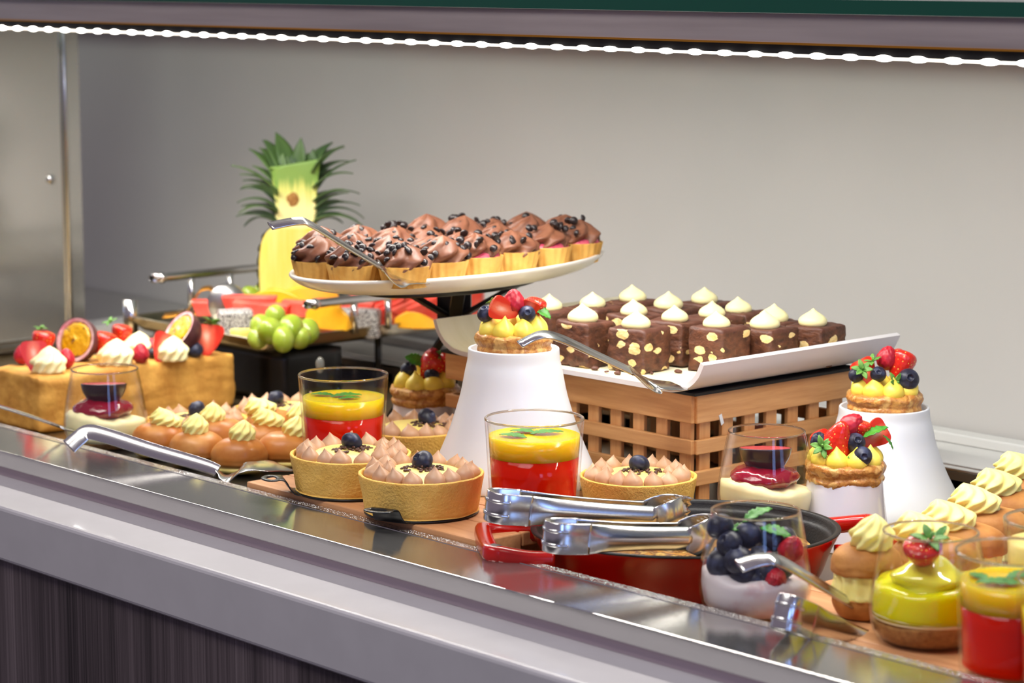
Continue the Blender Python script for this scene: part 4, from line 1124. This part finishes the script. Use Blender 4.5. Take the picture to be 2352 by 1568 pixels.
# serving tongs lying on the tray
tq = at_tray(470, 700, 2.88)
tg = thing('fruit_tongs', 'steel scoop tongs, amber reflection painted on arms, at the left end of the fruit tray', 'tongs', (tq.x, tq.y, fz), VIEW)
mk('scoop', scl(sphere(.024, 28, 16), 1.0, .35, 1.0), M['steel_soft'], tg, (.0265, .0, .030), (.0, .5, .3))
mk('curled_arm', ribbon(cr([(-.036, .01, .016), (-.022, .01, .020), (-.012, .006, .036), (-.004, .004, .046), (.006, .003, .048), (.010, .002, .042), (.008, .0, .036)], 6), .007, .0016, (0, 1, .2)), M['brass_amber_reflection'], tg)  # steel arms, their amber reflection put into the colour
mk('lower_arm', ribbon(cr([(-.05, .012, .014), (-.03, .01, .0165), (-.01, .006, .0185), (.012, .0, .020)], 5), .008, .0016, (0, 1, .2)), M['brass_amber_reflection'], tg)
# ------------------------------------------------------------------ loaf cake with fruit and cream
LZ = .0412
LP = G(67, 1002, WELL)
lx1, ly0, ly1 = -2.222, 1.350, 1.602
lf = thing('loaf_cake', 'long golden sponge loaf topped with cream, berries and passion fruit at left', 'cake', (lx1 - .05, (ly0 + ly1) / 2, WELL))
lw = .098
g = rbox(lw, ly1 - ly0, LZ - WELL - .0006, .006, 22)
g = disp(disp(disp(g, .0022, 24, 3, 2), .0014, 75, 5, 2), .0008, 190, 1)
mk('sponge', move(g, 0, 0, (LZ - WELL) / 2), M['sponge'], lf)
rr = random.Random(4)
LV = VIEW
def LT(px, py, up=0.0, back=0.0):
    q = G(px, py, LZ); q = q + FH * back
    q.x = min(q.x, lx1 - .006); return Vector((q.x, q.y, LZ + up)) - lf.location
def on(use, name, px, py, rot=(0, 0, 0), s=1.0, up=0.0, back=0.0):
    return use(name, lf, LT(px, py, up, back), (rot[0], rot[1], rot[2] + LV), s)
on(p_wswirl, 'cream_swirl', 106, 858, s=1.08, back=.012); on(p_wswirl, 'cream_swirl', 264, 838, s=1.1, back=.004); on(p_wswirl, 'cream_swirl', 306, 828, s=1.05, back=.035); on(p_wswirl, 'cream_swirl', 424, 834, s=1.05, back=.004)
on(p_half, 'strawberry_half', 78, 857, (-.12, 0, .25), 1.05, .001, .002)
on(p_berry, 'strawberry', 76, 846, (0, .2, 0), .95, .005, .040); on(p_calyx, 'calyx', 78, 846, (0, 0, 0), .8, .036, .042)
on(p_berry, 'strawberry', 218, 838, (0, .25, 0), .98, .0, .035); on(p_berry, 'strawberry', 252, 832, (.1, .2, .5), .85, .006, .060); on(p_calyx, 'calyx', 238, 832, (.2, -.4, 0), .9, .036, .050)
on(p_half, 'strawberry_half', 364, 832, (-.15, .45, .35), 1.05, .0, .003)
on(p_half, 'strawberry_half', 480, 820, (-.1, .05, .1), (1.45, 1.1, 1.10), .0, .006); on(p_calyx, 'calyx', 490, 820, (-.5, .3, 0), 1.3, .0335, .012)
on(p_rasp, 'raspberry', 44, 843, (0, 0, 0), 1.0, 0, .018); on(p_rasp, 'raspberry', 150, 848, (0, 0, 0), 1.0, 0, .008); on(p_rasp, 'raspberry', 323, 835, s=1.05, back=.001); on(p_rasp, 'raspberry', 340, 826, s=.9, back=.030)
on(p_blue, 'blueberry', 458, 826, s=1.25, up=.008, back=.012); on(p_blue, 'blueberry', 344, 830, s=.8, up=.006, back=.020)
def passion(px, py, rot, s, up, back):
    t = mk('passionfruit_half', lathe(sm([(0, -.024), (.010, -.0232), (.0185, -.018), (.0232, -.010), (.0250, 0), (.0242, .0006)], 4), 40), M['passion_skin'], lf, LT(px, py, up, back), (rot[0], rot[1], rot[2] + LV))
    t.scale = (s,) * 3
    mk('pith', lathe(sm([(.0243, .0004), (.0215, .0002), (.0195, -.0015), (.0170, -.0070), (0, -.012)], 4), 40), M['passion_rim'], t)
    mk('pulp', disp(disp(lathe(sm([(.0192, -.0022), (.0180, .0008), (.010, .0022), (0, .0026)], 5), 40), .0014, 130), .001, 330), M['pulp'], t)
passion(167, 836, (1.25, 0, -.45), 1.0, .0235, .020)
passion(404, 826, (.95, .0, -.95), 1.0, .0285, .024)

# ------------------------------------------------------------------ cream topped buns on the left
def dome(L, W, Hh, seed):
    g = lathe(sm([(0, 0), (.86, .02), (1.0, .22), (.99, .45), (.86, .72), (.55, .93), (0, 1.0)], 5), 44)
    return disp(scl(g, L, W, Hh), .0011, 60, seed)
def bun(label, px, py, cx, cy, rz=0.0, L=.0270, W=.0215, Hh=.026, kind=0):
    q = G(px, py, .010)
    t = thing('cream_bun', label, 'bun', (q.x, q.y, -.0061), VIEW + rz, 'cream topped buns on the left')
    mk('bun_base', move(disp(scl(sphere(1, 36, 12), L * .93, W * .93, .006), .0008, 90, px), 0, 0, .0058), M['custard_fill'], t)
    mk('bun_dome', move(dome(L, W, Hh, px * .1), 0, 0, .0085), M['bun'], t)
    c = DD(cx, cy, (Vector((q.x, q.y, 0))).dot(FH))
    d = (c - Vector((q.x, q.y, -.0061)))
    x = d.dot(RT); x = max(-.013, min(.013, x)); zt = .0085 + Hh * math.sqrt(max(.1, 1 - (x / L) ** 2)) - .0025
    a = Matrix.Rotation(-rz, 2) @ Vector((x, 0))
    (p_bswirl if kind == 0 else p_bswirl2)('cream_swirl', t, (a.x, a.y, zt), (0, x * 14, R.uniform(0, 6) if kind == 0 else R.uniform(-.5, .5)), .93)
B = 'glazed bun with a yellow cream swirl, '
bun(B + 'leftmost by the cream glass', 366, 1012, 381, 990, -.25, kind=1)
bun(B + 'second from left behind the long server', 453, 1032, 449, 1000)
bun(B + 'nearest, above the server blade', 550, 1048, 556, 1022, kind=0)
bun(B + 'behind the gap of the two front buns', 507, 1003, 489, 972, .1)
bun(B + 'in the middle behind the nearest bun', 610, 1013, 616, 990, .15, kind=1)
bun(B + 'farthest, beside the far mocha tart', 622, 982, 601, 958, .1, kind=1)
bun(B + 'front right, against the red drink', 655, 1034, 676, 996, 0, kind=0)
bun(B + 'half hidden behind the red drink', 712, 1000, 690, 962, 0)

# ------------------------------------------------------------------ filled buns on the right
def filled(label, base, rz=0.0, L=.034, W=.024, s=1.0, cxo=-.006, kind=1, seed=0):
    t = thing('filled_bun', label, 'bun', base, VIEW + rz, 'cream filled buns on the right')
    t.scale = (s,) * 3
    lo = disp(scl(lathe(sm([(0, 0), (.7, .02), (.95, .5), (.98, .9), (.9, 1.0), (0, 1.0)], 4), 44), L * .95, W * .95, .016), .0012, 80, seed)
    mk('bun_bottom', lo, M['choux'], t)
    fl = scl(lathe(sm([(0, .0), (.88, .02), (.92, .3), (.86, .7), (.8, 1.0), (0, 1.0)], 4), 72, lambda a, q: 1 + .06 * math.cos(14 * a + 5 * q)), L, W, .020)
    mk('cream_filling', move(disp(fl, .001, 120, seed + 3), 0, 0, .0145), M['butter'], t)
    ca = dome(L, W, .0235, seed + 5)
    ca = ([Vector((p.x, p.y, p.z)) + (noise.noise_vector(Vector(p) * 240) * .0014 if p.z < .009 else Vector((0, 0, 0))) for p in ca[0]], ca[1])
    mk('bun_top', move(ca, 0, 0, .0330), M['choux'], t)
    (p_bswirl2 if kind else p_bswirl)('cream_swirl', t, (cxo, -.003, .0535), (0, cxo * 6, R.uniform(-.4, .4)), 1.22)
    return t
FB = 'cream filled choux bun, '
q = G(1987, 1415, .0); filled(FB + 'nearest, left of the lime glass', (q.x, q.y, .0), 0, .0265, .023, .97, .003, 0, 1)
for k, (cx_, cy_, d, lb) in enumerate([(2118, 1236, 1.80, 'seen through the lime glass'), (2183, 1206, 1.875, 'second of the slanting row, right of the lime glass'), (2242, 1168, 1.945, 'third of the slanting row'), (2292, 1137, 2.015, 'fourth of the slanting row'), (2342, 1113, 2.085, 'last of the slanting row at the right edge')]):
    c = DD(cx_, cy_, d)
    s_ = 1.0
    filled(FB + lb, (c.x + RT.x * .010, c.y + RT.y * .010, max(-.0196, c.z - .0548)), -.12, .034, .0235, 1.0, -.0105, 1, k * 2.1)

# ------------------------------------------------------------------ red pan
pc_ = DD(1575, 1212, 1.925)
pn2 = thing('red_pan', 'oval red enamel cast pan with black inside and two loop handles', 'pan', (pc_.x, pc_.y, WELL + .0004), VIEW + .10)
pa_, pb_ = .1245, .1040; ph = pc_.z - WELL
def ell(pr, seg=88): return scl(lathe(pr, seg), pa_, pb_, 1)
mk('pan_body', ell(sm([(0, 0), (.76, 0), (.82, .0015), (.875, ph * .25), (.93, ph * .65), (.985, ph * .96), (.985, ph * .985)], 4)), M['red_enamel'], pn2)
mk('rim_line', ell(sm([(.984, ph * .975), (.992, ph * .99), (.985, ph + .0008), (.958, ph + .0006), (.945, ph - .002)], 4)), M['iron'], pn2)
mk('pan_inside', ell(sm([(.952, ph - .0004), (.935, ph * .88), (.915, ph * .82), (.89, ph * .62), (.83, ph * .20), (.78, .0042), (0, .004)], 4)), M['iron'], pn2)
for sg in (-1, 1):
    x0 = pa_ * .955
    pth = [(x0 * sg * .93, -.047, ph * .72), (x0 * sg + .012 * sg, -.0460, ph * .74), (x0 * sg + .032 * sg, -.041, ph * .80), (x0 * sg + .040 * sg, -.033, ph * .82), (x0 * sg + .040 * sg, .033, ph * .82), (x0 * sg + .032 * sg, .041, ph * .80), (x0 * sg + .012 * sg, .0460, ph * .74), (x0 * sg * .93, .047, ph * .72)]
    hd = mk('loop_handle', tube(cr(pth, 5), .0066, 12, True, [(1.0, .5), (.8, .85), (.3, 1), (-.3, 1), (-.8, .85), (-1, .5), (-1, -.5), (-.8, -.85), (-.3, -1), (.3, -1), (.8, -.85), (1, -.5)]), M['red_enamel'], pn2)
    if sg < 0: tag(mk('worn_corner', rbox(.0125, .0120, .0140, .003, 4), M['iron'], hd, (x0 * sg + .0375 * sg, -.0375, ph * .812), (0, 0, -.75 * sg)), 'black worn handle corner')
pg = lathe(sm([(0, .0065), (.74, .0065), (.80, .0095), (.82, .0250), (.78, .0300), (.5, .0315), (0, .0300)], 5), 80)
pd = tag(mk('bread_pudding', disp(disp(scl(pg, pa_, pb_, 1), .0045, 60, 4, 2), .0016, 220, 2), M['pudding'], None, (pc_.x, pc_.y, WELL + .001), (0, 0, VIEW + .10)), 'browned baked pudding inside the red pan', 'pudding')
# ------------------------------------------------------------------ tongs
def tongs(label, hinge, tip, gap=.024, hgt=.0115, roll=0.0, claws=True, splay=.0):
    """strap tongs on edge: U spring at the hinge, two channel arms, toothed claws at the tip"""
    hinge = Vector(hinge); tip = Vector(tip); d = tip - hinge; L = d.length; X = d.normalized()
    Z = Vector((0, 0, 1)) - X * X.z; Z.normalize(); Y = Z.cross(X)
    Mx = Matrix(((X.x, Y.x, Z.x), (X.y, Y.y, Z.y), (X.z, Y.z, Z.z))).to_4x4() @ Matrix.Rotation(roll, 4, 'X')
    t = thing('serving_tongs', label, 'tongs', hinge)
    t.rotation_euler = Mx.to_euler()
    hg = gap * .5
    U = [(.030, hg * .98, 0), (.012, hg * 1.05, 0), (.003, hg * .85, 0), (-.001, hg * .35, 0), (-.001, -hg * .35, 0), (.003, -hg * .85, 0), (.012, -hg * 1.05, 0), (.030, -hg * .98, 0)]
    mk('spring_bend', ribbon(cr(U, 6), hgt, .0014, (0, 0, 1)), M['steel'], t)
    for z in (-.0052, .0052): mk('ridge', ribbon([(p.x - .0004, p.y, z) for p in cr(U[1:-1], 5)], .0012, .0024, (0, 0, 1)), M['steel'], t)
    for s in (1, -1):
        V, Fc = [], []; n = 26; m = 14
        for i in range(n + 1):
            u = i / n; x = .026 + (L - .062) * u
            hh = hgt * (1 - .22 * u) * (1 - .12 * math.sin(PI * u)); y0 = hg * (1 - .10 * u) + splay * u
            dep = .0040 * min(1, u * 5)
            for j in range(m + 1):
                v = -1 + 2 * j / m
                V.append(Vector((x, s * (y0 - dep * abs(v) ** 2.0 + dep * .3), v * hh)))
        for i in range(n):
            for j in range(m):
                a = i * (m + 1) + j; Fc.append((a, a + 1, a + m + 2, a + m + 1))
        arm = solid(mk('arm', (V, Fc), M['steel'], t), .0011)
        if not claws: continue
        V, Fc = [], []; n = 12; m = 24
        x0 = L - .040; y0 = hg * .9 + splay
        for i in range(n + 1):
            u = i / n
            for j in range(m + 1):
                v = -1 + 2 * j / m
                hh = hgt * (.72 + .75 * math.sin(PI * min(u * .62, 1)))
                tooth = .0030 * (abs((j * 1.0) % 4 - 2) / 2) if i == n else 0
                cup = .0070 * (u ** 1.2) * abs(v) ** 1.8
                y = y0 + .003 * math.sin(PI * u) - .010 * u ** 3 - cup * (1.2 - u * .3)
                V.append(Vector((x0 + .034 * u + tooth, s * y, v * hh)))
        for i in range(n):
            for j in range(m):
                a = i * (m + 1) + j; Fc.append((a, a + 1, a + m + 2, a + m + 1))
        solid(mk('toothed_claw', (V, Fc), M['steel'], arm), .0011)
        for e in (1, -1):       # teeth along the long edges
            V, Fc = [], []
            for k in range(7):
                xx = x0 + .010 + .0034 * k; zz = e * hgt * (.72 + .75 * math.sin(PI * min((xx - x0) / .034 * .62, 1)))
                b = len(V); yy = s * (y0 - .0050 - .003 * k / 6)
                V += [Vector((xx, yy, zz)), Vector((xx + .0034, yy, zz)), Vector((xx + .0020, yy - s * .0040, zz + e * .0004)), Vector((xx, yy + s * .0008, zz)), Vector((xx + .0034, yy + s * .0008, zz))]
                Fc += [(b, b + 1, b + 2), (b + 3, b + 4, b + 2), (b, b + 2, b + 3), (b + 1, b + 4, b + 2), (b, b + 1, b + 4, b + 3)]
            mk('teeth', (V, Fc), M['steel'], arm, smooth=False)
    return t
tongs('steel tongs lying across the back of the red pan, the upper pair', DD(1124, 1161, 1.855), DD(1590, 1190, 1.915), .026, .0118)
tongs('steel tongs lying across the front of the red pan, the lower pair', DD(1258, 1231, 1.785), DD(1668, 1232, 1.85), .022, .0115)
tongs('steel tongs on the rim at bottom right, between yogurt and lime glasses', DD(1796, 1404, 1.632), DD(2075, 1515, 1.76), .018, .0122, 0, False)

# ------------------------------------------------------------------ cake servers
def server(label, pts, hw, bl, side, bside, blade_hw=.021, th_=.0020):
    """pts: bent end, bend, handle..., neck; bl: blade points"""
    t = thing('cake_server', label, 'cake server', pts[0], 0, 'steel cake servers')
    o = Vector(pts[0])
    hp = cr([tuple(Vector(p) - o) for p in pts], 7); n = len(hp)
    w = [hw * (1 - .30 * (i / (n - 1))) for i in range(n)]
    mk('handle', ribbon(hp, w, th_, side), M['steel'], t)
    bp = cr([tuple(Vector(p) - o) for p in [pts[-1]] + bl], 7); n = len(bp)
    wb = []
    for i in range(n):
        u = i / (n - 1); wb.append(hw * .7 + (blade_hw - hw * .7) * min(1, max(0, (u - .12) / .22)) ** .8 if u < .8 else blade_hw * (1 - .18 * (u - .8) / .2))
    mk('blade', ribbon(bp, wb, .0014, bside), M['steel'], t)
    return t
def mixv(a, b, k): return tuple(Vector(a) * (1 - k) + Vector(b) * k)
flat = tuple(FH)
tilt = tuple(FH * .55 + Vector((0, 0, .85)))
server('steel cake server on the left end of the oval tartlet plate', [DD(620, 519, 2.10), DD(683, 508, 2.11), DD(715, 516, 2.12), DD(800, 568, 2.165), DD(872, 611, 2.20)], .0068, [DD(893, 628, 2.225), DD(915, 635, 2.24), DD(958, 640, 2.262)], tuple(FH * .9 + Vector((0, 0, .35)) - RT * .25), flat, .019)
server('steel cake server on the front of the chocolate slice platter', [DD(1194, 791, 1.985), DD(1243, 769, 1.99), DD(1290, 778, 2.0), DD(1370, 815, 2.03), DD(1450, 852, 2.065)], .0070, [DD(1480, 872, 2.115), DD(1512, 882, 2.125), DD(1560, 886, 2.135)], tuple(FH * .95 + Vector((0, 0, .3))), tuple(FH), .020)
server('long steel server lying in front of the left buns', [DD(158, 1026, 2.262), DD(183, 1004, 2.266), DD(205, 992, 2.268), DD(250, 1002, 2.262), DD(350, 1034, 2.245), DD(460, 1066, 2.225), DD(500, 1082, 2.215)], 0.0086, [DD(515, 1094, 2.212), DD(535, 1093, 2.21), DD(562, 1074, 2.205), DD(612, 1071, 2.215), DD(650, 1070, 2.23)], tilt, flat, .019)
server('steel server handle before the yogurt glass at bottom right', [DD(1697, 1300, 1.665), DD(1752, 1284, 1.67), DD(1795, 1290, 1.675), DD(1880, 1340, 1.70), DD(1960, 1388, 1.735)], .0072, [DD(1985, 1410, 1.75), DD(2010, 1422, 1.765), DD(2060, 1428, 1.80)], tuple(FH * .9 + Vector((0, 0, .4))), flat, .02)
server('thin steel server handle in front of the loaf at far left', [DD(-60, 916, 2.33), DD(-10, 930, 2.345), DD(60, 952, 2.365), DD(135, 978, 2.385)], .004, [DD(150, 984, 2.389), DD(170, 988, 2.395)], flat, flat, .004)
# small frosted tab behind the left drink
q = DD(735, 838, 2.62)
tag(mk('frosted_tab', disp(scl(sphere(1, 12, 8), .0055, .004, .0085), .001, 150), M['clear_bit'], None, (q.x, q.y, q.z)), 'small frosted clear tab sticking up behind the left red drink', 'tab')
